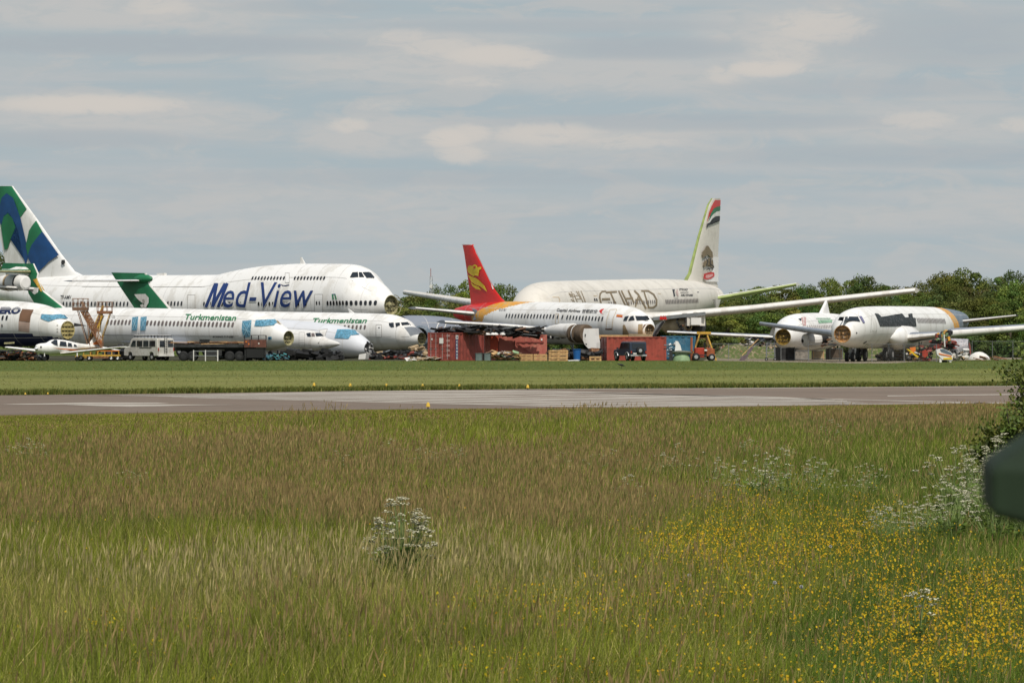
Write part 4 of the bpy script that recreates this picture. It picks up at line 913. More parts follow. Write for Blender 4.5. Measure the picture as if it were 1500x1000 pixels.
mb = MB(); mb.box((.32, 0, .9), (.1, .2, .06), BLUEP); mb.box((-.32, 0, .9), (.1, .2, .06), BLUEP); mb.build('handles', t)
o = MB().box((0, 0, .04), (1.0, .8, .03), WHITE2, .1, .06, .02).box((.1, 0, .09), (.8, .6, .03), WHITE2, .3, .02, -.05).build('loose_board', org=None); o.location = gx(840, 419.6); tag(o, 'loose white panels on the ground below the blue tub', 'panel')
for x, yw, lb in ((701.5, 0, 'grey-green metal bin left of its twin, right of the maroon container'), (713.5, .1, 'grey-green metal bin right of its twin, left of the wood debris')):
    t = thing('metal_bin', lb, 'bin', gx(x, 419.8), yw, 'grey-green bins'); mb = MB(); BG = mat('bin_grey_green', (.13, .17, .16), .6, var=.2, scale=2); mb.box((0, 0, .36), (.68, .7, .62), BG); mb.box((0, 0, .69), (.72, .74, .05), BG); mb.build('bin_body', t)
    mb = MB(); 
    for q in (-1, 1): mb.box((q * .3, -.36, .36), (.06, .04, .7), DARK)
    mb.build('straps', t)
heap('debris_pile', 'brown boards and white scraps piled in front of the light red container', 'debris', 716, 760, 514, 526, 421, 90, [BROWNP, RUST, WHITE2, GRN, WOOD, DARK], .15, .8, thin=.1)
heap('debris_pile', 'low heap of dark scrap under the belly of the red-tailed airliner', 'debris', 800, 880, 512, 526, 427, 80, [DARK, BLACK, DARK, RUST], .3, 1.0, thin=.4)
# leaf of board lying in front
# van
def extr(prof, y0, y1, m, mb, inset=0):
    n = len(prof); vs = [(x, y0, z) for x, z in prof] + [(x, y1, z) for x, z in prof]
    return mb.add(vs, [tuple(range(n)), tuple(range(2 * n - 1, n - 1, -1))] + [(i, n + i, n + (i + 1) % n, (i + 1) % n) for i in range(n)], m)
t = thing('passenger_van', 'old white van with roof rack and rear ladder parked in front of the green-lettered jet', 'van', gx(218, 424.5), R(133))
mb = MB(); extr([(-2.45, .45), (-2.5, 1.2), (-2.42, 2.0), (-2.3, 2.08), (1.1, 2.1), (1.35, 2.02), (1.85, 1.35), (2.4, 1.12), (2.5, .95), (2.5, .45), (1.95, .42), (1.85, .72), (1.6, .8), (1.35, .72), (1.25, .42), (-1.2, .42), (-1.3, .72), (-1.55, .8), (-1.8, .72), (-1.9, .42)], -.95, .95, VANW, mb)
o = mb.build('body', t); bv = o.modifiers.new('bevel', 'BEVEL'); bv.width = .06; bv.segments = 2
def pane(name, pts, m=CGLASS, par=None, th=.02, off=(0, 1, 0)):
    mb = MB(); mb.prism(pts, Vector(off) * th, m); return mb.build(name, par or t)
for s_ in (1, -1):
    yv = .955 * s_ if s_ > 0 else -.975
    for a, b in ((.72, 1.35), (-.25, .55), (-1.15, -.4), (-2.15, -1.3)): pane('side_window', [(a, yv, 1.32), (b if b < 1.3 else 1.5, yv, 1.32), (b if b < 1.3 else 1.15, yv, 1.85), (a, yv, 1.85)])
    pane('side_trim', [(-1.6, yv, 1.18), (.2, yv, 1.18), (.2, yv, 1.24), (-1.6, yv, 1.24)], DARK)
pane('windscreen', [(1.42, -.8, 1.95), (1.42, .8, 1.95), (1.86, .85, 1.4), (1.86, -.85, 1.4)], off=(1, 0, .6), th=.03)
for y in (-.5, .45):
    d = pane('rear_door', [(-2.52, y - .42, .5), (-2.52, y + .42, .5), (-2.5, y + .42, 1.98), (-2.5, y - .42, 1.98)], VANW, off=(-1, 0, 0)); pane('door_window', [(-2.55, y - .3, 1.3), (-2.55, y + .3, 1.3), (-2.53, y + .3, 1.85), (-2.53, y - .3, 1.85)], par=d, off=(-1, 0, 0))
for y in (-.88, .88): pane('tail_lamp', [(-2.53, y - .05, .9), (-2.53, y + .05, .9), (-2.53, y + .05, 1.2), (-2.53, y - .05, 1.2)], FRED, off=(-1, 0, 0))
mb = MB()
for x in (-.05, .25): mb.tube((-2.62, x, .7), (-2.6, x, 2.15), .02, DARK, 5)
for k in range(6): mb.tube((-2.62, -.05, .8 + k * .24), (-2.62, .25, .8 + k * .24), .018, DARK, 5)
mb.build('ladder', t); mb = MB()
for y in (-.8, .8): mb.tube((-2.3, y, 2.26), (1.1, y, 2.26), .025, DARK, 5); mb.tube((-2.3, y, 2.36), (1.1, y, 2.36), .02, WHITE2, 5)
for i in range(8): x = -2.3 + i * .485; mb.tube((x, -.8, 2.26), (x, .8, 2.26), .02, DARK, 5); mb.tube((x, -.8, 2.08), (x, -.8, 2.36), .02, DARK, 5); mb.tube((x, .8, 2.08), (x, .8, 2.36), .02, DARK, 5)
mb.build('roof_rack', t)
for x in (1.6, -1.55):
    for y in (-.82, .82): wheel(t, (x, y, .34), .34)
pane('bumper', [(-2.6, -.9, .42), (-2.6, .9, .42), (-2.6, .9, .58), (-2.6, -.9, .58)], WHITE2, off=(1, 0, 0), th=.1)
# jeep
t = thing('four_wheel_drive', 'dark blue jeep with spare wheel on its tail, parked before the brick red container', 'jeep', gx(923, 421.5), R(112))
mb = MB(); extr([(-1.9, .5), (-1.95, .95), (-1.85, 1.65), (-1.75, 1.74), (.15, 1.74), (.7, 1.12), (1.85, 1.02), (1.95, .85), (1.95, .5), (1.6, .5), (1.5, .75), (1.25, .85), (1.0, .75), (.9, .48), (-.9, .48), (-1.0, .75), (-1.25, .85), (-1.5, .75), (-1.6, .5)], -.82, .82, SUVB, mb); o = mb.build('body', t); bv = o.modifiers.new('bevel', 'BEVEL'); bv.width = .06; bv.segments = 2
for s_ in (1, -1):
    yv = .825 * s_ if s_ > 0 else -.845
    for a, b in ((-.25, .3), (-1.65, -.4)): pane('side_window', [(a, yv, 1.12), (b + (.18 if b > 0 else 0), yv, 1.12), (b - (.1 if b > 0 else 0), yv, 1.6), (a, yv, 1.6)])
    for x in (1.25, -1.25):
        mb = MB()
        for i in range(8): a0, a1 = R(15 + i * 19), R(15 + (i + 1) * 19); mb.tube((x + math.cos(a0) * .42, s_ * .86, .38 + math.sin(a0) * .42), (x + math.cos(a1) * .42, s_ * .86, .38 + math.sin(a1) * .42), .05, SILV, 5)
        mb.build('wheel_arch', t); wheel(t, (x, s_ * .78, .36), .36, .24)
pane('rear_window', [(-1.93, -.65, 1.12), (-1.93, .65, 1.12), (-1.89, .62, 1.6), (-1.89, -.62, 1.6)], off=(-1, 0, 0)); pane('windscreen', [(.2, -.7, 1.68), (.2, .7, 1.68), (.7, .74, 1.15), (.7, -.74, 1.15)], off=(1, 0, .8), th=.03)
wheel(t, (-2.06, -.1, .95), .34, .2, (1, 0, 0), name='spare_wheel')
for y in (-.72, .72): pane('tail_lamp', [(-1.95, y - .06, .7), (-1.95, y + .06, .7), (-1.95, y + .06, .92), (-1.95, y - .06, .92)], FRED, off=(-1, 0, 0))
pane('number_plate', [(-1.97, .2, .62), (-1.97, .55, .62), (-1.97, .55, .74), (-1.97, .2, .74)], WHITE2, off=(-1, 0, 0)); pane('bumper', [(-2.0, -.8, .45), (-2.0, .8, .45), (-2.0, .8, .58), (-2.0, -.8, .58)], SILV, off=(1, 0, 0), th=.08)
mb = MB(); mb.box((.75, .92, 1.15), (.12, .16, .14), DARK); mb.box((-.8, 0, 1.78), (2.0, 1.3, .03), SILV); mb.build('mirror_and_roof_rails', t)
# forklift
t = thing('forklift', 'red and rusty forklift truck under the yellow gantry', 'forklift', gx(1028, 423), R(6))
mb = MB(); mb.box((-.25, 0, .75), (.85, 1.0, .9), FRED); mb.box((.75, 0, .75), (.75, 1.1, .7), FOR); mb.box((.3, 0, .5), (1.6, 1.0, .2), DARK); mb.box((.65, 0, 1.15), (.6, .8, .12), FOR); o = mb.build('body', t); bv = o.modifiers.new('bevel', 'BEVEL'); bv.width = .05
mb = MB()
for y in (-.45, .45): mb.tube((-.6, y, 1.1), (-.45, y, 2.05), .035, RUST, 6); mb.tube((.6, y, 1.2), (.45, y, 2.05), .035, RUST, 6); mb.tube((-.45, y, 2.05), (.45, y, 2.05), .035, RUST, 6)
mb.box((0, 0, 2.07), (1.0, 1.0, .04), RUST); mb.build('roll_cage', t); mb = MB()
for y in (-.3, .3): mb.box((-.95, y, 1.1), (.1, .08, 2.1), FOR); mb.box((-1.25, y, .15), (.7, .1, .04), DARK)
mb.build('mast', t); mb = MB(); mb.box((0, 0, 1.2), (.5, .5, .1), BLACK); mb.box((.25, 0, 1.45), (.1, .5, .5), BLACK); mb.build('seat', t)
for x, r in ((-.6, .36), (.85, .33)):
    for y in (-.5, .5): wheel(t, (x, y, r), r, .2)
mb = MB(); mb.box((.35, -.53, .98), (.35, .02, .14), WHITE2); mb.build('plate', t)
# gantry
t = thing('gantry', 'tall yellow A-frame gantry standing over the forklift', 'gantry', gx(1034, 426)); mb = MB(); Yg = 426
def L_(px, py, dy=0): p = wp(px, py, Yg + dy); return (p.x - X_(1034, 426), dy, max(0, p.z))
for dy in (-.8, .8): mb.tube(L_(1025, 489, dy * .3), L_(1013, 527, dy), .07, RUSTY, 6); mb.tube(L_(1036, 491, dy * .3), L_(1049, 528, dy), .08, RUSTY, 6)
mb.build('legs', t); mb = MB(); mb.box(L_(1031, 487.5), (1.3, .5, .22), RUSTY); mb.tube(L_(1022, 491), L_(1040, 489), .06, RUST, 6); mb.build('top_beam', t)
# cowling and tail piece
t = thing('engine_cowling', 'pale green upturned engine cowling with grey lip, in front of the blue container', 'cowling', gx(998, 422)); mb = MB()
mb.lathe((0, 0, 0), (0, 0, 1), [(0, .82), (.35, .74), (.6, .6), (.72, .4), (.76, .02)], GRN, 24); mb.build('shell', t, smooth=50); mb = MB(); mb.lathe((0, .1, .6), (0, .15, 1), [(0, .65), (.08, .95), (.2, 1.0), (.22, .9), (.1, .6)], SILV, 24); mb.build('lip', t, smooth=50)
mb = MB(); mb.box((-.95, -.1, .45), (.3, .4, .9), DARK); mb.build('hinge', t)
o = MB(); o.prism([(-.35, 0, 0), (.3, 0, 0), (.18, .0, .55), (-.05, .0, .95), (-.3, 0, .98), (-.28, 0, .5)], (0, .12, 0), WHITE); o = o.build('tail_piece'); o.location = gx(994, 422.2, .85); tag(o, 'small white fin-shaped piece standing on the green cowling', 'aircraft part')
heap('scrap_heap', 'pale scraps between the cowling and the brick red container', 'scrap', 976, 990, 503, 524, 424, 30, [STEEL, WHITE2, DARK, CBLUE], .1, .5, thin=.1)
# flatbed trailer
t = thing('flatbed_trailer', 'dark flatbed trailer loaded with boards, right of the white van', 'trailer', gx(318, 420.5)); mb = MB(); mb.box((-.1, 0, 1.42), (7.6, 2.3, .16), DARK); mb.box((-.1, -.6, 1.2), (7.2, .16, .3), BLACK); mb.box((-.1, .6, 1.2), (7.2, .16, .3), BLACK); mb.box((-.1, -1.16, 1.35), (7.6, .05, .22), DARK); mb.build('deck', t)
for x in (-3.0, -2.2, 1.2, 2.1):
    for y in (-.95, .95): wheel(t, (x, y, .45), .45, .25, rim=DARK)
mb = MB(); mb.box((-.3, -1.0, .75), (1.6, .3, .5), DARK); mb.box((2.2, .2, .8), (3.0, 1.0, .6), BLACK); mb.box((-2.5, .2, .8), (1.6, 1.0, .6), BLACK); mb.build('underframe', t)
t = thing('board_stack', 'brown boards and planks lying on the flatbed trailer', 'boards', gx(305, 420.5, 1.5)); mb = MB(); rnd = random.Random(31)
for i in range(34): mb.box((rnd.uniform(-2.7, 3.1), rnd.uniform(-.9, .9), .04 + rnd.random() * .22), (rnd.uniform(.8, 2.4), .3, .05), rnd.choice([WOOD, BROWNP, RUST, BROWNP]), rnd.uniform(-.15, .15), 0, rnd.uniform(-.04, .04))
mb.build('planks', t); mb = MB(); mb.box((-.3, -.5, .36), (.9, .7, .22), BLACK, .1); mb.build('black_bundle', t)
t = thing('roll_cage', 'brown metal roll cage with rails on top, before the blue taped door', 'cage', gx(374, 419.5, 1.25)); mb = MB(); RB = mat('cage_brown', (.12, .045, .03), .6, var=.3, scale=3); mb.box((0, 0, .35), (2.0, 1.1, .7), RB); mb.build('box_body', t); mb = MB()
for x in (-.98, -.35, .3, .98):
    for y in (-.5, .5): mb.tube((x, y, .7), (x, y, 1.08), .03, DARK, 5)
for y in (-.5, .5): mb.tube((-.98, y, 1.08), (.98, y, 1.08), .03, DARK, 5)
mb.build('top_rails', t); mb = MB(); mb.box((-.45, -.56, .38), (.08, .02, 1.0 - .3), DARK); mb.box((.35, -.57, .35), (.12, .02, .12), WHITE); mb.box((-.55, -.57, .3), (.1, .02, .14), OR2); mb.box((-.8, -.57, .5), (.12, .02, .12), OR2); mb.build('labels', t)
mb = MB(); mb.box((0, 0, -.5), (1.6, .9, .9), BLACK); 
for x in (-.9, .9): mb.box((x, 0, -.62), (.1, .8, 1.2), DARK)
mb.build('stand', t)
t = thing('metal_trestle', 'pale grey metal trestle standing before the flatbed trailer', 'trestle', gx(301, 418.8)); mb = MB()
for z in (.48, .9): mb.box((0, 0, z), (2.2, .06, .08), STEEL)
mb.build('rails', t); mb = MB()
for x in (-1.08, 0, 1.1): mb.box((x, 0, .5), (.08, .08, 1.0), WHITE2)
mb.box((1.1, .4, .5), (.08, .08, 1.0), WHITE2); mb.build('posts', t)
rnd = random.Random(41)
heap('scrap_heap', 'dark wheels and fittings under the trailer and the roll cage', 'scrap', 318, 392, 512, 526, 421.5, 90, [DARK, BLACK, STEEL, BLACK, DARK], .2, .8, thin=.35)
heap('rag_heap', 'cyan plastic film tangled on the ground below the round open nose', 'plastic film', 384, 424, 518, 526, 420.5, 70, [CYAN, CYAN, DARK, TAPE], .06, .35, thin=.06)
heap('scrap_heap', 'black scrap standing in for the shadow under the business jet', 'scrap', 395, 500, 514, 526, 432, 100, [BLACK, DARK, BLACK], .3, 1.2, thin=.5)  # dark junk, its black pieces fill in the shadow below the fuselage
heap('scrap_heap', 'metal stands and red parts under the half-hidden lettered jet', 'scrap', 545, 612, 514, 526, 446, 110, [DARK, STEEL, BLACK, DARK, BLACK, TAN, CRED, DARK], .2, .9, thin=.2)
heap('scrap_heap', 'beige torn fairing lying below the open nose left of the maroon container', 'scrap', 602, 624, 507, 523, 452, 40, [TAN, GREY, TAN, DARK], .2, 1.0, thin=.3)
heap('scrap_heap', 'thin pale boards flat on the ground left of the maroon container', 'scrap', 600, 643, 525, 526.2, 421.5, 24, [WHITE2, TAN], .3, 1.2, thin=.03)
heap('scrap_heap', 'dark and rusty parts under the navy-bellied airliner', 'scrap', -20, 52, 512, 527, 424, 150, [DARK, BLACK, RUST, BLACK, DARK, FOR, BROWNP, BLACK], .12, .8, thin=.2)
heap('scrap_heap', 'black parts between the light aircraft and the van', 'scrap', 155, 184, 508, 526, 428, 60, [BLACK, DARK, BLACK], .3, .9, thin=.5)
# air steps
def steps(name, label, foot, head, plat, Y, m1, m2, wdt=1.4, n=11, ph=.9):
    """steep lattice steps: foot/head/platform ends in photo pixels"""
    t = wthing(name, label, 'aircraft steps', (X_(foot[0], Y), Y, 0)); f = wp(*foot, Y); hd = wp(*head, Y)
    for dy, nm in ((-wdt / 2, 'side_lattice'), (wdt / 2, 'side_lattice')):
        mb = MB(); o_ = Vector((0, dy, 0)); up = Vector((0, 0, ph)); mb.tube(f + o_, hd + o_, .06, m1, 6); mb.tube(f + o_ + up, hd + o_ + up, .045, m1, 6)
        for i in range(n): a = f.lerp(hd, i / n); b = f.lerp(hd, (i + 1) / n); mb.tube(a + o_, a + o_ + up, .03, m2, 5); mb.tube(a + o_, b + o_ + up, .025, m2, 5)
        mb.build(nm, t)
    mb = MB()
    for i in range(n * 2): a = f.lerp(hd, (i + .5) / (n * 2)); mb.box(a, (.25, wdt, .04), m2)
    mb.build('treads', t)
    p0, p1 = wp(plat[0], plat[2], Y), wp(plat[1], plat[2], Y); mb = MB(); mb.box((p0 + p1) / 2, ((p1 - p0).x, wdt + .2, .28), BROWNP if m1 is RUST else RUST); mb.build('platform', t)
    mb = MB()
    for dy in (-wdt / 2, wdt / 2):
        for k in range(4): q = p0.lerp(p1, k / 3) + Vector((0, dy, 0)); mb.tube(q, q + Vector((0, 0, .95)), .03, m2, 5)
        for z in (.5, .95): mb.tube(p0 + Vector((0, dy, z)), p1 + Vector((0, dy, z)), .03, m2, 5)
    mb.build('handrail', t); mb = MB()
    for q in (p0.lerp(p1, .3), p0.lerp(p1, .9)):
        for dy in (-wdt / 2, wdt / 2): mb.tube((hd.x * .5 + f.x * .5, Y + dy, .3), q + Vector((0, dy, 0)), .04, m1, 5)
    mb.box((f.x, Y, .35), (2.4, wdt, .25), m1); mb.build('chassis', t); mb = MB()
    for x in (-.9, .9): wheel(t, (f.x - t.location.x + x, 0, .3), .3, .2)
steps('aircraft_steps', 'rusty lattice aircraft steps leaning right, platform above the navy-bellied nose', (150, 510), (119, 455), (107, 129, 452.5), 422.5, RUST, RUST, 1.3)
steps('aircraft_steps', 'yellow and rusty aircraft steps crossing the others, twin boxes on its platform', (130, 512), (151, 462), (143, 164, 457.5), 424, RUSTY, RUST, 1.2)
t = thing('baggage_trolley', 'low orange and yellow metal trolley under the wing of the light aircraft', 'trolley', gx(149, 421)); mb = MB(); mb.box((0, 0, .5), (3.4, 1.1, .14), RUSTY); 
for i in range(6): mb.box((-1.6 + i * .64, -.5, .7), (.08, .06, .5), RUSTY)
mb.box((0, -.52, .92), (3.3, .05, .07), OR2); mb.build('frame', t)
for i in range(6): mb = MB()
for x in (-1.9, -1.1, .9, 1.5): wheel(t, (x, -.45, .25), .25, .15); wheel(t, (x, .45, .25), .25, .15)
# crates and boxes under the right pair
rnd = random.Random(55)
def crate(name, label, px, w_, h_, Y, m, rz=0, group=None):
    t = thing(name, label, 'crate', gx(px, Y), rz, group); mb = MB(); mb.box((0, 0, h_ / 2), (w_, w_ * .8, h_ - .02), m); mb.build('box_body', t); mb = MB()
    for x in (-1, 1):
        for y in (-1, 1): mb.box((x * w_ / 2, y * w_ * .4, h_ / 2), (.07, .07, h_ + .03), STEEL if m is not TAN else WOOD)
    for z in (.1, h_ - .05): mb.box((0, -w_ * .4 - .03, z), (w_, .03, .06), STEEL)
    mb.build('corner_posts', t)
crate('metal_crate', 'grey slatted metal crate under the airliner with the faded green stripe', 1171, 1.5, .95, 432, mat('crate_grey', (.22, .2, .17), .7, var=.3, scale=4), .2)
crate('wooden_crate', 'tan wooden crate between the two right-hand airliners', 1198, 1.0, .9, 440, TAN, .1); crate('metal_crate', 'dark crate behind the nose wheels of the right airliner', 1222, 1.3, 1.1, 445, mat('crate_brown', (.09, .065, .045), .8, var=.3, scale=3), .3)
crate('storage_box', 'pale grey cabinet behind the fence, right of the nose wheels', 1303, 1.2, 1.25, 436, mat('cabinet_grey', (.42, .4, .37), .6, var=.2), 0); crate('storage_box', 'dark hooded trolley below the brown open nose', 1150, 1.4, 1.25, 424, DARK, .4)
for (a, b, c_, d_, Y, n, ms, s1, lb) in ((1286, 1330, 512, 528, 424, 110, [STEEL, DARK, TAN, WHITE2, DARK, BROWNP], .7, 'grey and brown aircraft parts heaped under the right airliner'),
        (1328, 1352, 510, 528, 418, 90, [DARK, TAN, WHITE2, BROWNP, ORNG, DARK, BLACK, STEEL], .5, 'mixed orange, white and dark scrap under the inner wing'),
        (1350, 1364, 506, 528, 416, 70, [DARK, CRED, CRED, WHITE2, BLACK, DARK], .5, 'red and black scrap standing beside the fence post'),
        (1378, 1416, 512, 526, 424, 90, [WHITE2, TAN, DARK, WHITE2, STEEL], .6, 'white and tan torn panels left of the white sheet'),
        (1366, 1400, 497, 512, 430, 70, [CRED, DARK, CRED, BLACK], .9, 'dark red wreckage behind the outer wing')):
    heap('scrap_heap', lb, 'scrap', a, b, c_, d_, Y, n, ms, .1, s1, thin=.2)
def flat(name, label, cat, pts, Y, m, dep=.3, extra=()):
    t = wthing(name, label, cat, (X_(pts[0][0], Y), Y, 0)); mb = MB(); mb.prism([wp(x, y, Y) for x, y in pts], (.05, dep, 0), m); mb.build('panel', t)
    for nm, p, mm in extra: mb = MB(); mb.prism([wp(x, y, Y - .03) for x, y in p], (0, .03, 0), mm); mb.build(nm, t)
flat('orange_cone_piece', 'bright orange-red panel with yellow stripe standing in the scrap', 'panel', [(1332, 509), (1341, 508), (1341, 514), (1337, 517)], 415, OR2, .3, (('yellow_stripe', [(1328, 511), (1331, 511), (1346, 522), (1344, 524)], YEL),))
flat('round_red_piece', 'round red cover leaning in the scrap under the wing', 'panel', [(1351, 514), (1355, 512), (1359, 515), (1359, 521), (1355, 524), (1351, 521)], 414.5, FRED)
t = thing('cockpit_section', 'small cut cockpit section with black and yellow hazard stripes on white legs', 'aircraft part', gx(1383, 400)); mb = MB(); S_ = lambda px, py: (X_(px, 400) - X_(1383, 400), wp(px, py, 400).z)
mb_ = [S_(*q) for q in ((1371, 512), (1380, 510), (1392, 515), (1396, 522), (1394, 528), (1380, 527), (1372, 519))]; extr(mb_, -.5, .6, WHITE2, mb); mb.build('shell', t)
mb = MB(); extr([S_(*q) for q in ((1376, 511.5), (1381, 510.8), (1392, 516), (1394, 520), (1386, 518), (1378, 515))], -.53, -.5, SLATE, mb); mb.build('window', t); mb = MB(); extr([S_(*q) for q in ((1381, 524), (1394, 523.5), (1394, 526), (1381, 526.5))], -.54, -.5, YEL, mb); extr([S_(*q) for q in ((1374, 517), (1393, 521), (1393, 522.5), (1375, 519))], -.54, -.5, OR2, mb); mb.build('hazard_stripe', t)
mb = MB()
for x in (-.35, .5):
    for y in (-.4, .4): mb.box((x, y, .18), (.18, .1, .36), WHITE2)
mb.box((.05, 0, .2), (.4, .6, .4), BLACK); mb.build('legs', t)
t = thing('fuselage_ring', 'grey cut fuselage ring lying behind the scrap below the outer wing', 'aircraft part', gx(1408, 432)); mb = MB(); mb.lathe((-.9, 0, 1.0), (1, -.25, .1), [(0, .7), (0, 1.05), (1.6, .85), (1.7, .8), (1.6, .7), (0, .9)], mat('scraped_grey', (.3, .3, .32), .5, var=.3, scale=3, col2=(.5, .45, .45)), 20); mb.build('skin', t, smooth=40); mb = MB(); mb.lathe((.72, -.45, 1.1), (1, -.25, .1), [(0, .01), (.02, .5), (.05, .6)], CRED, 14); mb.build('inner_bulkhead', t)
t = thing('white_sheet', 'white sheet draped over brown parts at the right end of the scrap', 'sheet', gx(1434, 426)); mb = MB(); mb.lathe((0, 0, .1), (0, 0, 1), [(0, .9), (.25, .85), (.5, .6), (.68, .3), (.72, .02)], WHITE, 14); o = mb.build('cloth', t, smooth=60); o.scale = (1.1, .8, 1)
mb = MB()
for i in range(14): mb.box((rnd.uniform(-.8, 2.2), rnd.uniform(-.9, -.6), rnd.uniform(.05, .4)), (rnd.uniform(.3, 1.2), .2, .06), RUST, 0, 0, .25)
mb.build('brown_parts', t)
# tow bar and lifting jack in front of the bank
t = thing('towing_frame', 'purple-grey towing frame with a long bar propped up to the left wing', 'tow bar', gx(1092, 424)); mb = MB(); PG = mat('purple_grey', (.16, .12, .13), .7, var=.3, scale=3); mb.prism([(-.6, -.2, 0), (-.1, -.2, 0), (.75, -.2, 1.2), (.5, -.2, 1.3), (.1, -.2, .6), (-.4, -.2, .35)], (0, .5, 0), PG); mb.build('frame', t); mb = MB(); mb.tube((-.3, 0, .5), (1.2, .2, 2.0), .04, WOOD, 5); mb.tube((.2, 0, 1.0), (1.6, .2, 1.9), .03, STEEL, 5); mb.build('bar', t)
heap('scrap_heap', 'dark torn metal hanging where the left wing of the striped airliner meets its body', 'scrap', 1092, 1136, 494, 506, 431, 70, [DARK, STEEL, DARK, WHITE2], .1, .7, thin=.08)
t = thing('ladder_frame', 'grey service ladder under the striped airliner', 'ladder', gx(1129, 423)); mb = MB()
for x in (-.4, .4): mb.tube((x, 0, 0), (x * .8, .3, 1.7), .04, STEEL, 5); mb.tube((x, .8, 0), (x * .8, .3, 1.7), .03, STEEL, 5)
mb.build('side_rails', t); mb = MB()
for k in range(6): mb.tube((-.4, .05 * k, .25 + k * .27), (.4, .05 * k, .25 + k * .27), .025, STEEL, 5)
mb.build('rungs', t); wheel(t, (-.4, 0, .15), .15, .08); wheel(t, (.4, 0, .15), .15, .08)
# earth and rubble bank
RUB = mat('rubble', (.25, .19, .12), .95, var=.35, scale=1.5, col2=(.08, .11, .025), c2rng=(.36, .52), bump=.5)
for a, b, hh, Yb_ in ((1040, 1150, 1.35, 462), (1150, 1245, 1.15, 466), (1245, 1420, 1.3, 470)):
    t = wthing('rubble_bank', 'low bank of ' + {1040: 'tan rubble and weeds behind the yellow gantry', 1150: 'brown earth under the striped airliner', 1245: 'earth and stones behind the scrap on the right'}[a], 'earth bank', (X_((a + b) / 2, Yb_), Yb_, 0)); mb = MB(); nx, ny = 60, 12; vs = []
    for i in range(nx + 1):
        for k in range(ny + 1):
            x = X_(a, Yb_) + (X_(b, Yb_) - X_(a, Yb_)) * i / nx; y = Yb_ - 3 + 6 * k / ny; e_ = math.sin(math.pi * k / ny) * min(1, 6 * i / nx, 6 * (nx - i) / nx)
            vs.append((x, y, -.05 + e_ * (hh + .55 * mnoise.noise((x * .6, y * .6, a)) + .25 * mnoise.noise((x * 2.3, y * 2, a)))))
    mb.add(vs, [(i * (ny + 1) + k, (i + 1) * (ny + 1) + k, (i + 1) * (ny + 1) + k + 1, i * (ny + 1) + k + 1) for i in range(nx) for k in range(ny)], RUB); mb.build('earth', t)
    mb = MB(); rr2 = random.Random(a)
    for i in range(90):
        k = rr2.uniform(.2, .75); x = rr2.uniform(X_(a, Yb_) + 1, X_(b, Yb_) - 1); s_ = rr2.uniform(.1, .4); mb.box((x, Yb_ - 3 + 6 * k, hh * math.sin(math.pi * k) * rr2.uniform(.7, 1.05)), (s_, s_, s_ * .7), rr2.choice([RUB, TAN, mat('stone_pale', (.4, .34, .27), .9), RUST]), rr2.uniform(0, 3), rr2.uniform(0, 1))
    mb.build('stones', t)
# chain-link fence
FM = mat('fence_wire', (.2, .21, .2), .6, metal=.3)
def fence(label, p0, p1, n, hh=1.9, post=STEEL, mesh=True):
    t = wthing('chain_link_fence', label, 'fence', (p0[0], p0[1], 0)); a, b = Vector((*p0, 0)), Vector((*p1, 0))
    for i in range(n + 1):
        q = a.lerp(b, i / n); mb = MB(); mb.tube(q, q + Vector((0, 0, hh + .05)), .035, post, 6); mb.build('post', t)
    mb = MB(); mb.tube(a + Vector((0, 0, hh)), b + Vector((0, 0, hh)), .025, post, 5); mb.build('top_rail', t); mb = MB(); L0 = (b - a).length; d = (b - a).normalized(); k = -hh
    while k < L0:
        for s_ in (0, 1):
            x0, x1 = (k, k + hh); z0, z1 = (0, hh) if s_ == 0 else (hh, 0)
            if x0 < 0: z0 += (z1 - z0) * (-x0) / hh; x0 = 0
            if x1 > L0: z1 = z0 + (z1 - z0) * (L0 - x0) / (x1 - x0); x1 = L0
            w2 = Vector((0, 0, .005)); A = a + d * x0 + Vector((0, 0, z0)); B = a + d * x1 + Vector((0, 0, z1)); mb.add([A - w2, B - w2, B + w2, A + w2], [(0, 1, 2, 3)], FM)
        k += .22
    mb.build('wire_mesh', t)
fence('chain-link fence running in front of the two right-hand airliners', (X_(1184, 412), 412), (X_(1372, 405), 405), 4, 1.55)
fence('chain-link fence across the grass at the right, beyond the white sheet', (X_(1424, 450), 450), (X_(1640, 430), 430), 7, 1.75)
fence('low fence in front of the rubble bank behind the forklift', (X_(1040, 455), 455), (X_(1150, 450), 450), 4, 1.5)
# runway edge markers
YM = mat('marker_yellow', (.7, .45, .05), .5)
def marker(px, py, s_=1, mk_='yellow runway marker board on a short leg at the far runway edge'):
    p = gp(px, py); t = thing('runway_marker', mk_, 'marker', p, 0, 'yellow runway edge markers'); mb = MB(); mb.tube((0, 0, 0), (0, 0, .12 * s_), .02, DARK, 6); mb.build('leg', t); mb = MB(); mb.lathe((0, 0, .1 * s_), (0, 0, 1), [(0, .09 * s_), (.06 * s_, .08 * s_), (.16 * s_, .05 * s_), (.18 * s_, .01)], YM, 10); mb.build('lamp_head', t)
for px, py in ((460, 567.5), (513, 568.5), (566, 569), (619, 569.5), (673, 570), (773, 570.6)): marker(px, py, .8)
for px, py in ((37, 579), (70, 578.5), (310, 575.5), (1075, 567.5), (1365, 565.3)): marker(px, py, .4, 'low yellow marker lamp in the grass of the far runway edge')
marker(627, 599.2, .8, 'yellow marker lamp at the near runway edge')
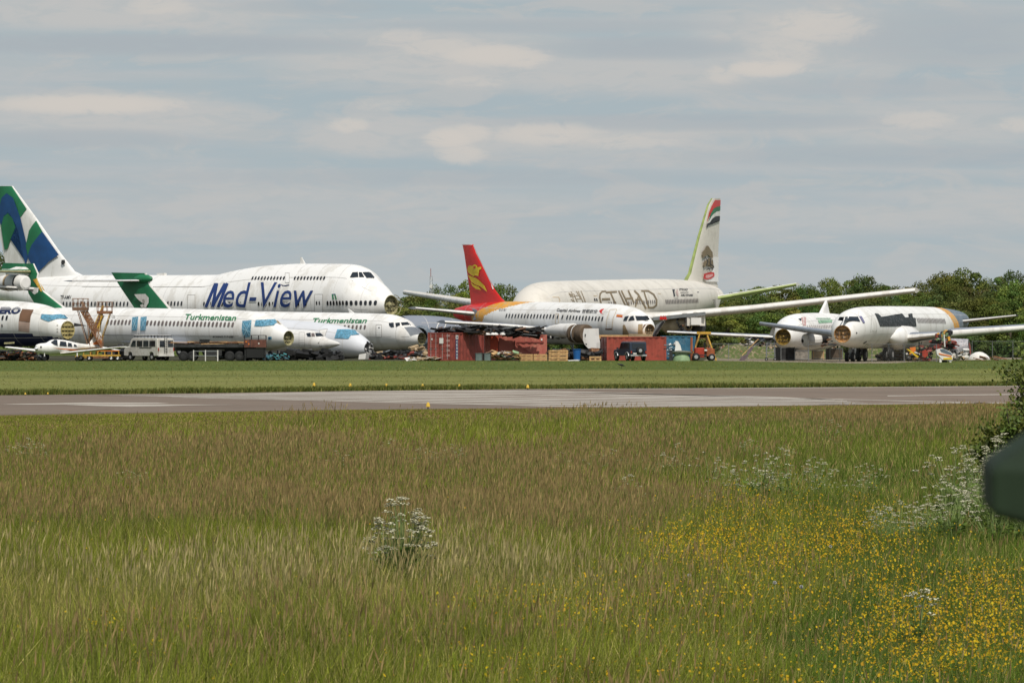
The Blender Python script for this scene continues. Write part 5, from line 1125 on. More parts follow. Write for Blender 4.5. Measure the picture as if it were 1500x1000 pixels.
# crow on the mown grass
t = thing('crow', 'black crow walking on the mown grass in front of the dark jeep', 'bird', gp(911, 539.5), R(200)); mb = MB(); K = mat('feather_black', (.01, .01, .012), .5)
mb.lathe((-.2, 0, .19), (1, 0, .25), [(0, .01), (.06, .03), (.15, .065), (.27, .075), (.36, .05), (.42, .04), (.47, .042), (.52, .02), (.6, .004)], K, 12)
for y in (-.03, .03): mb.tube((.02, y, .0), (0, y, .2), .008, K, 5)
mb.box((-.22, 0, .17), (.16, .05, .015), K, 0, 0, .1); mb.build('body', t, smooth=60)
# ------------------------------------------------------------------ ground
def sheet(name, pts, z, m, label=None):
    me = bpy.data.meshes.new(name); me.from_pydata([(x, y, z) for x, y in pts], [], [tuple(range(len(pts)))]); me.materials.append(m)
    o = bpy.data.objects.new(name, me); C.objects.link(o); o['kind'] = 'structure'; return o
def groundmat(name, cols, scales, bumpd=.03):
    m = bpy.data.materials.new(name); m.use_nodes = True; nt = m.node_tree; b = nt.nodes['Principled BSDF']; b.inputs['Roughness'].default_value = .95; b.inputs['Specular IOR Level'].default_value = .1
    g = N(nt, 'NewGeometry'); c = cols[0]; last = None
    for i, (sx, sy, lo, hi, amt) in enumerate(scales):
        mp = N(nt, 'Mapping'); nt.links.new(g.outputs['Position'], mp.inputs[0]); mp.inputs['Scale'].default_value = (sx, sy, 1); mp.inputs['Rotation'].default_value = (0, 0, R(-3)); mp.inputs['Location'].default_value = (i * 7, i * 3, 0)
        n = N(nt, 'TexNoise'); n.inputs['Scale'].default_value = 1; n.inputs['Detail'].default_value = 6; n.inputs['Roughness'].default_value = .6; nt.links.new(mp.outputs[0], n.inputs['Vector'])
        c = mixc(nt, mathn(nt, 'MULTIPLY', ramp(nt, n.outputs[0], lo, hi), amt), c, cols[i + 1]); last = n
    nt.links.new(c, b.inputs['Base Color'])
    bp = N(nt, 'Bump'); bp.inputs['Distance'].default_value = bumpd; nt.links.new(last.outputs[0], bp.inputs['Height']); nt.links.new(bp.outputs[0], b.inputs['Normal'])
    return m, nt, c, b, g
GRM, nt, c_, b_, g_ = groundmat('mown_grass', [(.18, .182, .05), (.12, .138, .03), (.22, .195, .075), (.2, .208, .058), (.07, .086, .018)],
    [(.006, .05, .4, .6, .8), (.012, .16, .48, .66, .55), (.02, .3, .45, .6, .6), (1.2, 1.6, .45, .75, .6)])
sp = N(nt, 'SeparateXYZ'); nt.links.new(g_.outputs['Position'], sp.inputs[0])
yy = mathn(nt, 'ADD', sp.outputs[1], mathn(nt, 'MULTIPLY', sp.outputs[0], -.25))
c_ = mixc(nt, mathn(nt, 'MULTIPLY', ramp(nt, yy, 306, 318), .8), c_, (.06, .092, .014))
mid_ = mathn(nt, 'MULTIPLY', ramp(nt, yy, 262, 266), mathn(nt, 'SUBTRACT', 1, ramp(nt, yy, 276, 281)))
c_ = mixc(nt, mathn(nt, 'MULTIPLY', mid_, .35), c_, (.07, .085, .02)); nt.links.new(c_, b_.inputs['Base Color'])
sheet('ground', [(-3000, -300), (3000, -300), (3000, 6000), (-3000, 6000)], 0, GRM)
RWM = groundmat('runway_asphalt', [(.205, .158, .122), (.165, .13, .102), (.25, .2, .16), (.13, .105, .085)], [(.02, .1, .4, .6, .7), (.05, .5, .5, .65, .5), (.9, 1.2, .4, .7, .5)], .004)[0]
WPM = groundmat('runway_paint', [(.46, .42, .36), (.22, .175, .14), (.30, .26, .21), (.5, .47, .42)], [(.12, .45, .5, .6, .85), (1.3, 1.8, .4, .6, .5), (.3, 2.5, .5, .6, .5)], .002)[0]
APM = groundmat('apron_dirt', [(.24, .2, .15), (.14, .13, .08), (.32, .26, .19)], [(.05, .08, .45, .6, .8), (.5, .7, .45, .65, .6)], .03)[0]
SOIL = groundmat('meadow_soil', [(.035, .045, .01), (.06, .05, .018), (.02, .028, .006)], [(.15, .15, .45, .6, .7), (4, 4, .4, .6, .7)], .1)[0]
VERGE = groundmat('verge_turf', [(.16, .135, .035), (.11, .12, .022), (.2, .16, .05)], [(.05, .2, .45, .6, .7), (1.5, 2, .4, .6, .7)], .04)[0]
FAR = [(-2500, 588), (-800, 583.5), (0, 579), (300, 576), (500, 572.8), (667, 571), (1000, 568.8), (1333, 566.2), (1500, 565), (2300, 561), (4000, 556)]
NEAR = [(-2500, 625), (-800, 615), (0, 608), (250, 604), (500, 600), (667, 598.6), (1000, 596.5), (1333, 592), (1500, 590.5), (2300, 585), (4000, 576)]
g2 = lambda px, py: (X_(px, gy(py)), gy(py))
sheet('runway', [g2(*p) for p in FAR] + [g2(*p) for p in NEAR[::-1]], .006, RWM)
sheet('verge', [g2(x, y + .2) for x, y in NEAR] + [(90, 60), (-90, 60)], .003, VERGE)
def lerpc(pts, x): return float(np.interp(x, [p[0] for p in pts], [p[1] for p in pts]))
TOPB = [(125, 579.6), (250, 577.8), (400, 575.4), (560, 573), (667, 571.8), (760, 571.6), (850, 573.6), (950, 576), (1150, 582), (1300, 588)]
BOTB = [(125, 580.6), (250, 582.2), (400, 586), (500, 588.5), (600, 591), (720, 594), (800, 596.2), (900, 596.6), (1000, 596.2), (1150, 594), (1300, 591.5)]
mk = []
nst = 9
for k in range(nst):
    xs = [125 + k * 18 + i * 30 for i in range(42)]; xs = [x for x in xs if x < 1300 - (nst - k) * 6]
    up, dn = [], []
    for x in xs:
        a, b = lerpc(TOPB, x), lerpc(BOTB, x); wob = .25 * math.sin(x * .021 + k)
        up.append(g2(x, a + (b - a) * (k + .08) / nst + wob)); dn.append(g2(x, a + (b - a) * (k + .72) / nst + wob))
    mk.append(up + dn[::-1])
def line(pts, w_): mk.append([g2(x, y - w_ / 2) for x, y in pts] + [g2(x, y + w_ / 2) for x, y in pts[::-1]])
line([(1300, 580), (1400, 578.6), (1700, 576)], 1.1); line([(1150, 583.2), (1300, 586.6), (1500, 592)], .9)
line([(700, 570.4), (1000, 569.3), (1500, 565.8), (1800, 564)], .6); line([(1200, 593), (1333, 591), (1700, 588.4)], .8); line([(840, 575), (1000, 578.5), (1150, 583)], .9)
mk.append([g2(*p) for p in [(0, 592), (70, 591), (130, 589.8), (230, 590), (250, 591.2), (120, 592), (40, 592.6)]]); mk.append([g2(*p) for p in [(90, 592.6), (200, 592.2), (345, 592.8), (270, 594.2), (190, 595.8), (130, 594.2)]])
me = bpy.data.meshes.new('runway_markings'); vs = []; fs = []
bmm = bmesh.new()
for p in mk: bmm.faces.new([bmm.verts.new((x, y, .011)) for x, y in p])
bmesh.ops.triangulate(bmm, faces=bmm.faces[:]); bmm.to_mesh(me); bmm.free(); me.materials.append(WPM)
o = bpy.data.objects.new('runway_markings', me); C.objects.link(o); o['kind'] = 'structure'
APD = groundmat('apron_shadow_gravel', [(.06, .062, .035), (.035, .035, .025), (.10, .085, .055)], [(.2, .3, .45, .6, .8), (1.5, 2, .45, .65, .6)], .03)[0]  # gravel colour darkened to hold the shadow around the aircraft bases
sheet('hardstanding', [g2(-1200, 528.6), g2(1030, 528.2), (X_(1045, 520), 520), (-110, 520)], .003, APD)
sheet('apron', [g2(1030, 528.2), g2(1040, 528.2), g2(1140, 530), g2(1250, 532.2), g2(1310, 531.8), g2(1345, 529.5), g2(1400, 528), g2(1600, 524), g2(3000, 522), (150, 510), (X_(1045, 510), 510)], .006, APM)

# ------------------------------------------------------------------ meadow
rng = np.random.default_rng(7)
def vnoise(x, y, s, seed):
    r = np.random.default_rng(seed).random((128, 128)); x = x / s + 50.3; y = y / s + 20.7
    xi = np.floor(x).astype(int); yi = np.floor(y).astype(int); fx = x - xi; fy = y - yi; fx = fx * fx * (3 - 2 * fx); fy = fy * fy * (3 - 2 * fy)
    g = lambda a, b: r[a % 128, b % 128]
    return (g(xi, yi) * (1 - fx) + g(xi + 1, yi) * fx) * (1 - fy) + (g(xi, yi + 1) * (1 - fx) + g(xi + 1, yi + 1) * fx) * fy
def fnoise(x, y, s, seed): return (vnoise(x, y, s, seed) * .5 + vnoise(x, y, s / 2.1, seed + 1) * .3 + vnoise(x, y, s / 4.7, seed + 2) * .2)
def sm(v, a, b): t = np.clip((v - a) / (b - a), 0, 1); return t * t * (3 - 2 * t)
def scatter(n0, y0, y1, pw, marg=2.2):
    ys = np.linspace(y0, y1, 200); dens = n0 * (35 / ys) ** pw * (.113 * 2 * ys / 2 * 2 + 2 * marg) * (1)
    wid = .113 * ys * 2 + 2 * marg; dens = n0 * (35 / ys) ** pw * wid
    cdf = np.concatenate([[0], np.cumsum((dens[1:] + dens[:-1]) / 2 * np.diff(ys))]); n = int(cdf[-1])
    Y = np.interp(rng.random(n) * cdf[-1], cdf, ys); X = (rng.random(n) * 2 - 1) * (.113 * Y + marg)
    return X, Y
def meadow_end(X): return 112 + X * .9
def fields(X, Y):
    px = 750 + F * X / Y; py = YH + (H - .42) * F / Y
    n1_ = fnoise(X * 1.0, Y * .7, 3.2, 1); n2_ = fnoise(X, Y * .5, 9, 11); n3 = fnoise(X, Y, 1.1, 21)
    px0_, py0_ = px, py; py = py + (n1_ - .5) * .26 * (py - YH) + (n3 - .5) * .06 * (py - YH); px = px + (fnoise(X, Y * .6, 2.6, 41) - .5) * 220
    b = .18 + (n1_ - .5) * 1.0 + (n2_ - .5) * .9 + (n3 - .5) * .3
    left = 1 - sm(px, 820, 1080)
    b += .45 * sm(py, 640, 670) * (1 - sm(py, 770, 800)) * left
    b -= .1 * sm(py, 612, 622) * (1 - sm(py, 640, 660)) 
    b -= .95 * sm(py, 772, 790) * (1 - sm(py, 812, 832)) * (1 - sm(px, 380, 720) * .75)
    b -= .30 * sm(py, 845, 900) * left
    b -= .32 * sm(px, 900, 1150) * sm(py, 640, 700)
    b += .5 * sm(px, 1150, 1220) * (1 - sm(py, 618, 640)) * (1 - sm(px, 1400, 1450))
    b += .3 * (1 - sm(py, 606, 622))
    b -= .3 * sm(px, 1120, 1260) * sm(py, 640, 700)
    dg = sm(px, 1100, 1280) * sm(py, 640, 700) * .85 + np.exp(-((px - 1270) / 90) ** 2 - ((py - 900) / 70) ** 2) + .5 * sm(px, 900, 1000) * (1 - sm(py, 660, 720)) + .35 * np.exp(-((px - 80) / 60) ** 2 - ((py - 990) / 40) ** 2)
    tan = sm(py, 818, 838) * (1 - sm(py, 868, 905)) * (1 - sm(px, 760, 980)) * .9 + .25 * n1_
    hgt = .52 + (n3 - .5) * .34 - .14 * sm(px, 900, 1150) * sm(py, 640, 700) + (n2_ - .5) * .22
    hgt = hgt * np.clip((meadow_end(X) + (n1_ - .5) * 16 - Y) / 7 + .3, .1, 1)
    px, py = px0_, py0_
    return px, py, np.clip(b, .02, 1), np.clip(dg, 0, 1), np.clip(tan, 0, 1), hgt, n1_, n3
def bigmesh(name, V, faces_sizes, loops, col, m):
    me = bpy.data.meshes.new(name); me.vertices.add(len(V)); me.vertices.foreach_set('co', V.astype(np.float32).ravel())
    me.loops.add(len(loops)); me.loops.foreach_set('vertex_index', loops.astype(np.int32))
    st = np.concatenate([[0], np.cumsum(faces_sizes)[:-1]]); me.polygons.add(len(faces_sizes)); me.polygons.foreach_set('loop_start', st.astype(np.int32)); me.polygons.foreach_set('loop_total', faces_sizes.astype(np.int32))
    me.update(calc_edges=True)
    if col is not None:
        a = me.color_attributes.new('Col', 'BYTE_COLOR', 'POINT'); cc = np.ones((len(V), 4), np.float32); cc[:, :3] = col
        a.data.foreach_set('color', cc.ravel())
    me.materials.append(m); return me
def vcmat(name, trans=.2, rough=.7, rnd=0):
    m = bpy.data.materials.new(name); m.use_nodes = True; nt = m.node_tree; b = nt.nodes['Principled BSDF']; b.inputs['Roughness'].default_value = rough; b.inputs['Specular IOR Level'].default_value = .2
    a = N(nt, 'VertexColor'); a.layer_name = 'Col'; c = a.outputs[0]
    if rnd:
        oi = N(nt, 'ObjectInfo'); hs = N(nt, 'HueSaturation'); nt.links.new(c, hs.inputs['Color'])
        nt.links.new(mathn(nt, 'MULTIPLY_ADD', oi.outputs['Random'], rnd * .09, .5 - rnd * .05), hs.inputs['Hue'])
        r2_ = mathn(nt, 'FRACT', mathn(nt, 'MULTIPLY', oi.outputs['Random'], 17.3)); nt.links.new(mathn(nt, 'MULTIPLY_ADD', r2_, rnd * .75, 1 - rnd * .4), hs.inputs['Value'])
        c = hs.outputs[0]
    nt.links.new(c, b.inputs['Base Color'])
    if trans:
        t = N(nt, 'BsdfTranslucent'); nt.links.new(c, t.inputs[0]); mx = N(nt, 'MixShader'); mx.inputs[0].default_value = trans
        nt.links.new(b.outputs[0], mx.inputs[1]); nt.links.new(t.outputs[0], mx.inputs[2]); nt.links.new(mx.outputs[0], nt.nodes['Material Output'].inputs[0])
    return m
VC = vcmat('grass_blades')
KD = QUAL
X, Y = scatter(1200 * KD, 21, 165, 1.25)
ed = np.interp(750 + F * X / Y, [p[0] for p in NEAR], [H * F / (p[1] - YH) for p in NEAR])
keep = Y < ed * .985; X, Y = X[keep], Y[keep]
px, py, bb, dg, tn, hg, n1_, n3 = fields(X, Y); n = len(X)
hb = rng.random(n); isb = hb < bb * .235 * (1 - .45 * sm(Y, 50, 90))                       # seed-head stems
head = np.array([[.275, .20, .075], [.235, .15, .06], [.36, .30, .13]])
grn = np.array([[.15, .205, .014], [.26, .275, .03], [.07, .145, .014]])
q = rng.random(n)[:, None]
cg = grn[0] * (1 - q) + grn[1] * q; cg = cg * (1 - dg[:, None] * .8) + grn[2] * dg[:, None] * .8
dry = (rng.random(n) < .16 + tn * .4)[:, None]; cg = np.where(dry, np.array([.40, .34, .11]) * (.6 + .8 * q), cg)
cb = head[0] * (1 - q) + head[1] * q; cb = cb * (1 - tn[:, None]) + head[2] * (.8 + .4 * q) * tn[:, None]
h_ = hg * (.35 + .7 * rng.random(n)); h_ = np.where(isb, hg * (.9 + .45 * rng.random(n)), h_ * np.where(dg > .4, .85, 1))
wpx = .55 * Y / 4613
ang = rng.random(n) * math.pi; ca, sa = np.cos(ang), np.sin(ang) * .6
la = rng.random(n) * 2 * math.pi; lean = h_ * (.08 + .6 * rng.random(n) ** 2); lean = np.where(isb, lean * .7, lean)
lx = np.cos(la) * lean + .05 * h_; ly = np.sin(la) * lean
wd = np.maximum(np.where(isb, .0032, .004 + .004 * rng.random(n)), wpx * np.where(isb, .7, 1)) 
def st5(frac_mid, w0, w1, mid_bend):
    V = np.zeros((n, 5, 3))
    V[:, 0] = np.stack([X - ca * w0, Y - sa * w0, 0 * X], 1); V[:, 1] = np.stack([X + ca * w0, Y + sa * w0, 0 * X], 1)
    mx, my = X + lx * mid_bend, Y + ly * mid_bend
    V[:, 2] = np.stack([mx + ca * w1, my + sa * w1, h_ * frac_mid], 1); V[:, 3] = np.stack([mx - ca * w1, my - sa * w1, h_ * frac_mid], 1)
    V[:, 4] = np.stack([X + lx, Y + ly, h_ * np.where(isb, 1, .96)], 1); return V
fm = np.where(isb, .8, .55); V = st5(fm, wd * .5, wd * .45, np.where(isb, .62, .32))
br = (.45 + .95 * rng.random(n) ** 1.2)[:, None] * (.45 + .6 * fnoise(X * 2.4, Y * 1.2, 1.0, 71) + .5 * fnoise(X, Y * .5, 2.0, 81))[:, None]; cg = cg * br; cb = cb * (.6 + .7 * rng.random(n))[:, None]  # per-blade and clumped brightness puts light and dark gaps into the colour
col = np.repeat(cg[:, None, :], 5, 1) * np.array([.55, .55, .9, .9, 1.12])[None, :, None];  # shaded roots and sunlit tips are coloured in along each blade
stemc = np.array([.13, .14, .035])
col = np.where(isb[:, None, None], np.stack([np.repeat(stemc[None], n, 0)] * 2 + [np.repeat(stemc[None] * 1.2, n, 0)] * 2 + [cb], 1), col)
base = np.arange(n)[:, None] * 5; lp4 = (base + np.array([0, 1, 2, 3])).ravel(); 
loops = np.concatenate([base + np.array([0, 1, 2, 3]), base + np.array([3, 2, 4])], 1).ravel(); sizes = np.tile([4, 3], n)
# panicles (diamonds) on the seed stems
ib = np.where(isb)[0]; m_ = len(ib); hl = (.05 + .06 * rng.random(m_)) * np.clip(hg[ib] / .45, .4, 1.1); hw = np.maximum((.0025 + .0035 * rng.random(m_)), wpx[ib] * .75)
tx, ty, tz = (X + lx)[ib], (Y + ly)[ib], h_[ib]; dx_, dy_ = (lx[ib] / h_[ib]), (ly[ib] / h_[ib])
Pn = np.zeros((m_, 4, 3))
Pn[:, 0] = np.stack([tx - dx_ * hl, ty - dy_ * hl, tz - hl], 1); Pn[:, 2] = np.stack([tx + dx_ * hl * .25, ty + dy_ * hl * .25, tz + hl * .25], 1)
Pn[:, 1] = np.stack([tx - dx_ * hl * .5 + hw, ty, tz - hl * .45], 1); Pn[:, 3] = np.stack([tx - dx_ * hl * .5 - hw, ty, tz - hl * .45], 1)
pc = np.repeat(cb[ib][:, None, :], 4, 1) * (.85 + .35 * rng.random(m_))[:, None, None]
Vall = np.concatenate([V.reshape(-1, 3), Pn.reshape(-1, 3)]); call = np.concatenate([col.reshape(-1, 3), pc.reshape(-1, 3)])
loops = np.concatenate([loops, (n * 5 + np.arange(m_ * 4))]); sizes = np.concatenate([sizes, np.full(m_, 4)])
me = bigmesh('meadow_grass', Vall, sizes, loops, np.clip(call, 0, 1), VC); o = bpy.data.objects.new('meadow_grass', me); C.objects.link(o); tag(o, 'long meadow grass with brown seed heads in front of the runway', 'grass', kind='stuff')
print('blades', n, m_)
sheet('meadow', [(-20, 10), (20, 10), (26, 60), (32, 137), (0, 113), (-24, 92), (-26, 60)], .006, SOIL)

# short tufts on the mown strip and along the far runway edge
def tufts(name, label, X, Y, hh, cols):
    n = len(X); w0 = .45 * Y / 4613 + .004; h_ = hh * (.5 + rng.random(n)); a = rng.random(n) * 6.28; V = np.zeros((n, 3, 3))
    V[:, 0] = np.stack([X - w0, Y, 0 * X], 1); V[:, 1] = np.stack([X + w0, Y, 0 * X], 1); V[:, 2] = np.stack([X + np.cos(a) * h_ * .5, Y + np.sin(a) * h_ * .5, h_], 1)
    c = cols[rng.integers(0, len(cols), n)] * (.6 + .7 * rng.random((n, 1)))
    me = bigmesh(name, V.reshape(-1, 3), np.full(n, 3), np.arange(n * 3), np.clip(np.repeat(c, 3, 0), 0, 1), VC); o = bpy.data.objects.new(name, me); C.objects.link(o); tag(o, label, 'grass', kind='stuff')
nt_ = 26000; px_ = rng.random(nt_) * 1800 - 150; fy_ = np.interp(px_, [p[0] for p in FAR], [H * F / (p[1] - YH) for p in FAR]); Yt = fy_ + .3 + rng.random(nt_) ** 2 * 7
tufts('edge_grass', 'ragged grass along the far edge of the runway', (px_ - 750) / F * Yt, Yt, .13 + .06 * vnoise(px_, px_ * 0, 40, 5), np.array([[.10, .12, .02], [.16, .15, .035], [.06, .085, .012]]))
nt_ = 20000; Yt = 185 + rng.random(nt_) ** .8 * 240; Xt = (rng.random(nt_) * 2 - 1) * .125 * Yt; pe = np.interp(750 + F * Xt / Yt, [p[0] for p in FAR], [H * F / (p[1] - YH) for p in FAR]); kk = Yt > pe + .5
bandn = fnoise(Xt * .02, (Yt - Xt * .1) * .14, 1.0, 91)[kk]; kk2 = rng.random(len(bandn)) < .3 + bandn
tufts('mown_tufts', 'short tufts of mown grass between the runway and the aircraft', Xt[kk][kk2], Yt[kk][kk2], .04, np.array([[.14, .155, .035], [.22, .2, .07], [.175, .19, .045]]))
# buttercups
def zone(px, py):
    z = 0
    for (cx, cy, rx, ry, s) in ((1060, 735, 60, 12, .9), (1185, 730, 70, 10, .6), (1030, 790, 60, 28, .9), (1150, 785, 110, 26, .7), (1240, 795, 90, 16, .6), (1340, 797, 40, 7, .4), (1090, 825, 120, 22, .95), (1250, 770, 60, 20, .3),
                               (1480, 835, 60, 14, .8), (1400, 870, 90, 26, .8), (1440, 920, 130, 40, 1.1), (1340, 860, 60, 12, .5), (1330, 940, 100, 24, .6), (1180, 880, 120, 14, .3), (900, 895, 130, 28, .35), (840, 915, 60, 16, .5), (1080, 975, 260, 40, .22),
                               (1420, 985, 120, 24, .5), (200, 925, 60, 14, .28), (205, 960, 30, 20, .3), (540, 915, 90, 18, .14), (700, 890, 80, 30, .22), (720, 940, 120, 30, .12), (760, 985, 100, 20, .2), (1130, 700, 60, 8, .1), (980, 860, 200, 40, .16)):
        z = z + s * np.exp(-(((px - cx) / rx) ** 2 + ((py - cy) / ry) ** 2))
    return z
X, Y = scatter(800, 21, 80, 0.9, 1.5); px = 750 + F * X / Y; py = YH + (H - .36) * F / Y
nb_ = fnoise(X, Y, 1.6, 61); z = zone(px + (fnoise(X, Y, 2.2, 66) - .5) * 160, py + (nb_ - .5) * .22 * (py - YH)) * (.12 + 1.7 * sm(fnoise(X, Y, .8, 55), .42, .66)) + .006
keep = rng.random(len(X)) < np.clip(z, 0, 1.2) * .6; X, Y = X[keep], Y[keep]; n = len(X)
z0 = .2 + .26 * rng.random(n); rr = .004 + .0055 * rng.random(n); tl = rng.normal(0, .5, (n, 2)) - np.array([0, .35])
ph = np.arange(6) / 6 * 2 * math.pi
V = np.zeros((n, 7, 3)); V[:, 6] = np.stack([X, Y, z0 - .004], 1)
for k in range(6):
    cx, cy = np.cos(ph[k]) * rr, np.sin(ph[k]) * rr; V[:, k] = np.stack([X + cx, Y + cy, z0 + cx * tl[:, 0] - cy * tl[:, 1]], 1)
b7 = np.arange(n)[:, None] * 7; loops = np.concatenate([np.concatenate([b7 + k, b7 + (k + 1) % 6, b7 + 6], 1) for k in range(6)], 1).ravel()
yc = np.array([.62, .41, .008]) * (.5 + .6 * rng.random((n, 1))) * np.array([1, 1, 1]); yc[:, 1] *= (.8 + .35 * rng.random(n))
st = np.zeros((n, 3, 3)); st[:, 0] = np.stack([X - .0015, Y, 0 * X], 1); st[:, 1] = np.stack([X + .0015, Y, 0 * X], 1); st[:, 2] = np.stack([X, Y, z0], 1)
Vall = np.concatenate([V.reshape(-1, 3), st.reshape(-1, 3)]); cl = np.concatenate([np.repeat(yc, 7, 0), np.tile([.09, .14, .03], (n * 3, 1))])
me = bigmesh('buttercups', Vall, np.full(n * 7, 3), np.concatenate([loops, n * 7 + np.arange(n * 3)]), np.clip(cl, 0, 1), vcmat('petals', .3, .6))
o = bpy.data.objects.new('buttercups', me); C.objects.link(o); tag(o, 'yellow buttercups scattered through the meadow grass', 'flowers', kind='stuff'); print('buttercups', n)

# cow parsley
def vcless(name, col):
    m = mat(name, col, .8, var=.25, scale=4, spec=.1); nt = m.node_tree; b = nt.nodes['Principled BSDF']; t = N(nt, 'BsdfTranslucent'); t.inputs[0].default_value = (*col, 1); mx = N(nt, 'MixShader'); mx.inputs[0].default_value = .4
    nt.links.new(b.outputs[0], mx.inputs[1]); nt.links.new(t.outputs[0], mx.inputs[2]); nt.links.new(mx.outputs[0], nt.nodes['Material Output'].inputs[0]); return m
UM = mat('umbel_white', (.50, .48, .33), .8, var=.15, scale=5); STM = mat('stem_green', (.2, .26, .08), .7, var=.2)
FERN = vcless('fern_green', (.16, .24, .05))
def umbel(mb, c, r, rnd, dens=1.0):
    for i in range(int(13 * dens) + 3):
        a = rnd.uniform(0, 6.28); q = math.sqrt(rnd.random()) * r; p = Vector(c) + Vector((math.cos(a) * q, math.sin(a) * q, (r * .35) * (1 - (q / r) ** 2) + rnd.uniform(-.005, .005)))
        s = rnd.uniform(.008, .015); k = rnd.uniform(0, 3); vs = [p + Vector((math.cos(k + j * 1.257) * s, math.sin(k + j * 1.257) * s, rnd.uniform(-.006, .006))) for j in range(5)]
        mb.add(vs, [(0, 1, 2, 3, 4)], UM)
def parsley(label, loc, hh, spread, nu, seed, detailed, um=1.0, low=.45):
    rnd = random.Random(seed); sm_ = MB(); heads = []
    for i in range(nu):
        a = rnd.uniform(0, 6.28); q = math.sqrt(rnd.random()); z_ = hh * (1 - low * q ** 1.6 * rnd.uniform(.6, 1.15)) - hh * .12 * rnd.random()
        p = Vector((math.cos(a) * q * spread, math.sin(a) * q * spread, z_)); heads.append(p)
        b0 = Vector((p.x * .12, p.y * .12, 0)); k_ = Vector((p.x * .45, p.y * .45, z_ * rnd.uniform(.5, .75))); sm_.tube(b0, k_, .005, STM, 4, .004); sm_.tube(k_, p, .004, STM, 4, .002)
        for j in range(2 if nu < 12 else 3):
            c0 = b0.lerp(k_, rnd.uniform(.45, 1)); a2 = rnd.uniform(0, 6.28); d = Vector((math.cos(a2), math.sin(a2), .35)) * rnd.uniform(.05, .16); w2 = Vector((-d.y, d.x, 0)) * .28
            sm_.add([c0, c0 + d * .5 + w2, c0 + d, c0 + d * .5 - w2], [(0, 1, 2, 3)], FERN)
    if detailed:
        t = thing('cow_parsley', label, 'wild flower', loc, 0, 'cow parsley in the meadow'); sm_.build('stems', t)
        for p in heads:
            mb = MB(); umbel(mb, (0, 0, 0), rnd.uniform(.026, .046) * um, rnd, 1.3); mb.v = [(x + p.x, y + p.y, z + p.z) for x, y, z in mb.v]; mb.build('flower_head', t)
    else:
        for p in heads: umbel(sm_, p, rnd.uniform(.025, .045) * um, rnd)
        t = sm_.build('cow_parsley'); t.location = loc; tag(t, label, 'wild flower', 'cow parsley in the meadow')
    return t
def base_at(px, pytop, h): Y = (H - h) * F / (pytop - YH); return (X_(px, Y), Y, 0)
parsley('tall cow parsley plant alone in the left half of the meadow, white umbels', base_at(588, 722, 1.05), 1.05, .3, 96, 1, True, 1.1)
parsley('cow parsley plant leaning among the buttercups in the lower right meadow', base_at(1345, 836, .72), .72, .12, 9, 2, True)
variants = [parsley('clump of cow parsley flowering in the far meadow', base_at(1115, 655, .9), .9, .4, 22, 10, False), parsley('clump of cow parsley flowering in the far meadow', base_at(1155, 650, .95), .95, .34, 16, 11, False), parsley('clump of cow parsley flowering in the far meadow', base_at(1040, 655, .8), .8, .35, 12, 12, False)]
rp = random.Random(77)
for (x0, x1, y0, y1, k) in ((480, 545, 626, 637, 5), (545, 690, 620, 634, 13), (20, 60, 624, 632, 3), (185, 200, 640, 655, 2), (780, 885, 629, 642, 9), (895, 1020, 628, 642, 10), (1040, 1110, 645, 665, 4), (1100, 1180, 636, 668, 6), (1190, 1215, 645, 660, 3), (1190, 1260, 600, 606, 4), (1090, 1160, 612, 620, 3), (1255, 1275, 650, 662, 3), (1280, 1320, 690, 705, 3), (1340, 1370, 690, 700, 2), (905, 960, 665, 672, 3)):
    for i in range(k):
        b = base_at(rp.uniform(x0, x1), rp.uniform(y0, y1), .85); v = rp.choice(variants); s_ = rp.uniform(.45, .8)
        dup(v, b, rp.uniform(0, 6), s_, label='cow parsley in white flower, far meadow ' + ('left of the lone tall plant' if b[0] / b[1] * F + 750 < 480 else 'below the near runway marker' if b[0] / b[1] * F + 750 < 700 else 'in front of the brick red container' if b[0] / b[1] * F + 750 < 1030 else 'in front of the two right airliners'))
for i in range(30):
    Yp = rp.uniform(49, 59); px_ = rp.uniform(1392, 1530) - (12 if Yp < 52 else 0)
    dup(rp.choice(variants[:2]), (X_(px_, Yp), Yp, 0), rp.uniform(0, 6), rp.uniform(.75, 1.0) + (Yp - 49) * .035, label='white cow parsley massed below the hawthorn bush at the right')
# dandelion clocks
DC = mat('seed_clock', (.6, .6, .55), .9)
def clock(px, py):
    b = base_at(px, py, .42); t = thing('dandelion_clock', 'grey dandelion seed head on a thin stem among the buttercups', 'wild flower', b, 0, 'dandelion clocks'); mb = MB(); mb.tube((0, 0, 0), (.01, 0, .4), .0025, STM, 5); mb.build('stem', t); mb = MB(); rnd = random.Random(int(px))
    for i in range(90):
        v = Vector((rnd.gauss(0, 1), rnd.gauss(0, 1), rnd.gauss(0, 1))).normalized(); q = v.orthogonal().normalized() * .004; r_ = v.cross(q); c0 = Vector((.01, 0, .42)); mb.add([c0, c0 + v * .015 + q, c0 + v * .015 - q], [(0, 1, 2)], DC); mb.add([c0, c0 + v * .015 + r_, c0 + v * .015 - r_], [(0, 1, 2)], DC)
    mb.build('seed_head', t)
for a in ((1133, 853), (1172, 859), (1008, 842), (1215, 800)): clock(*a)

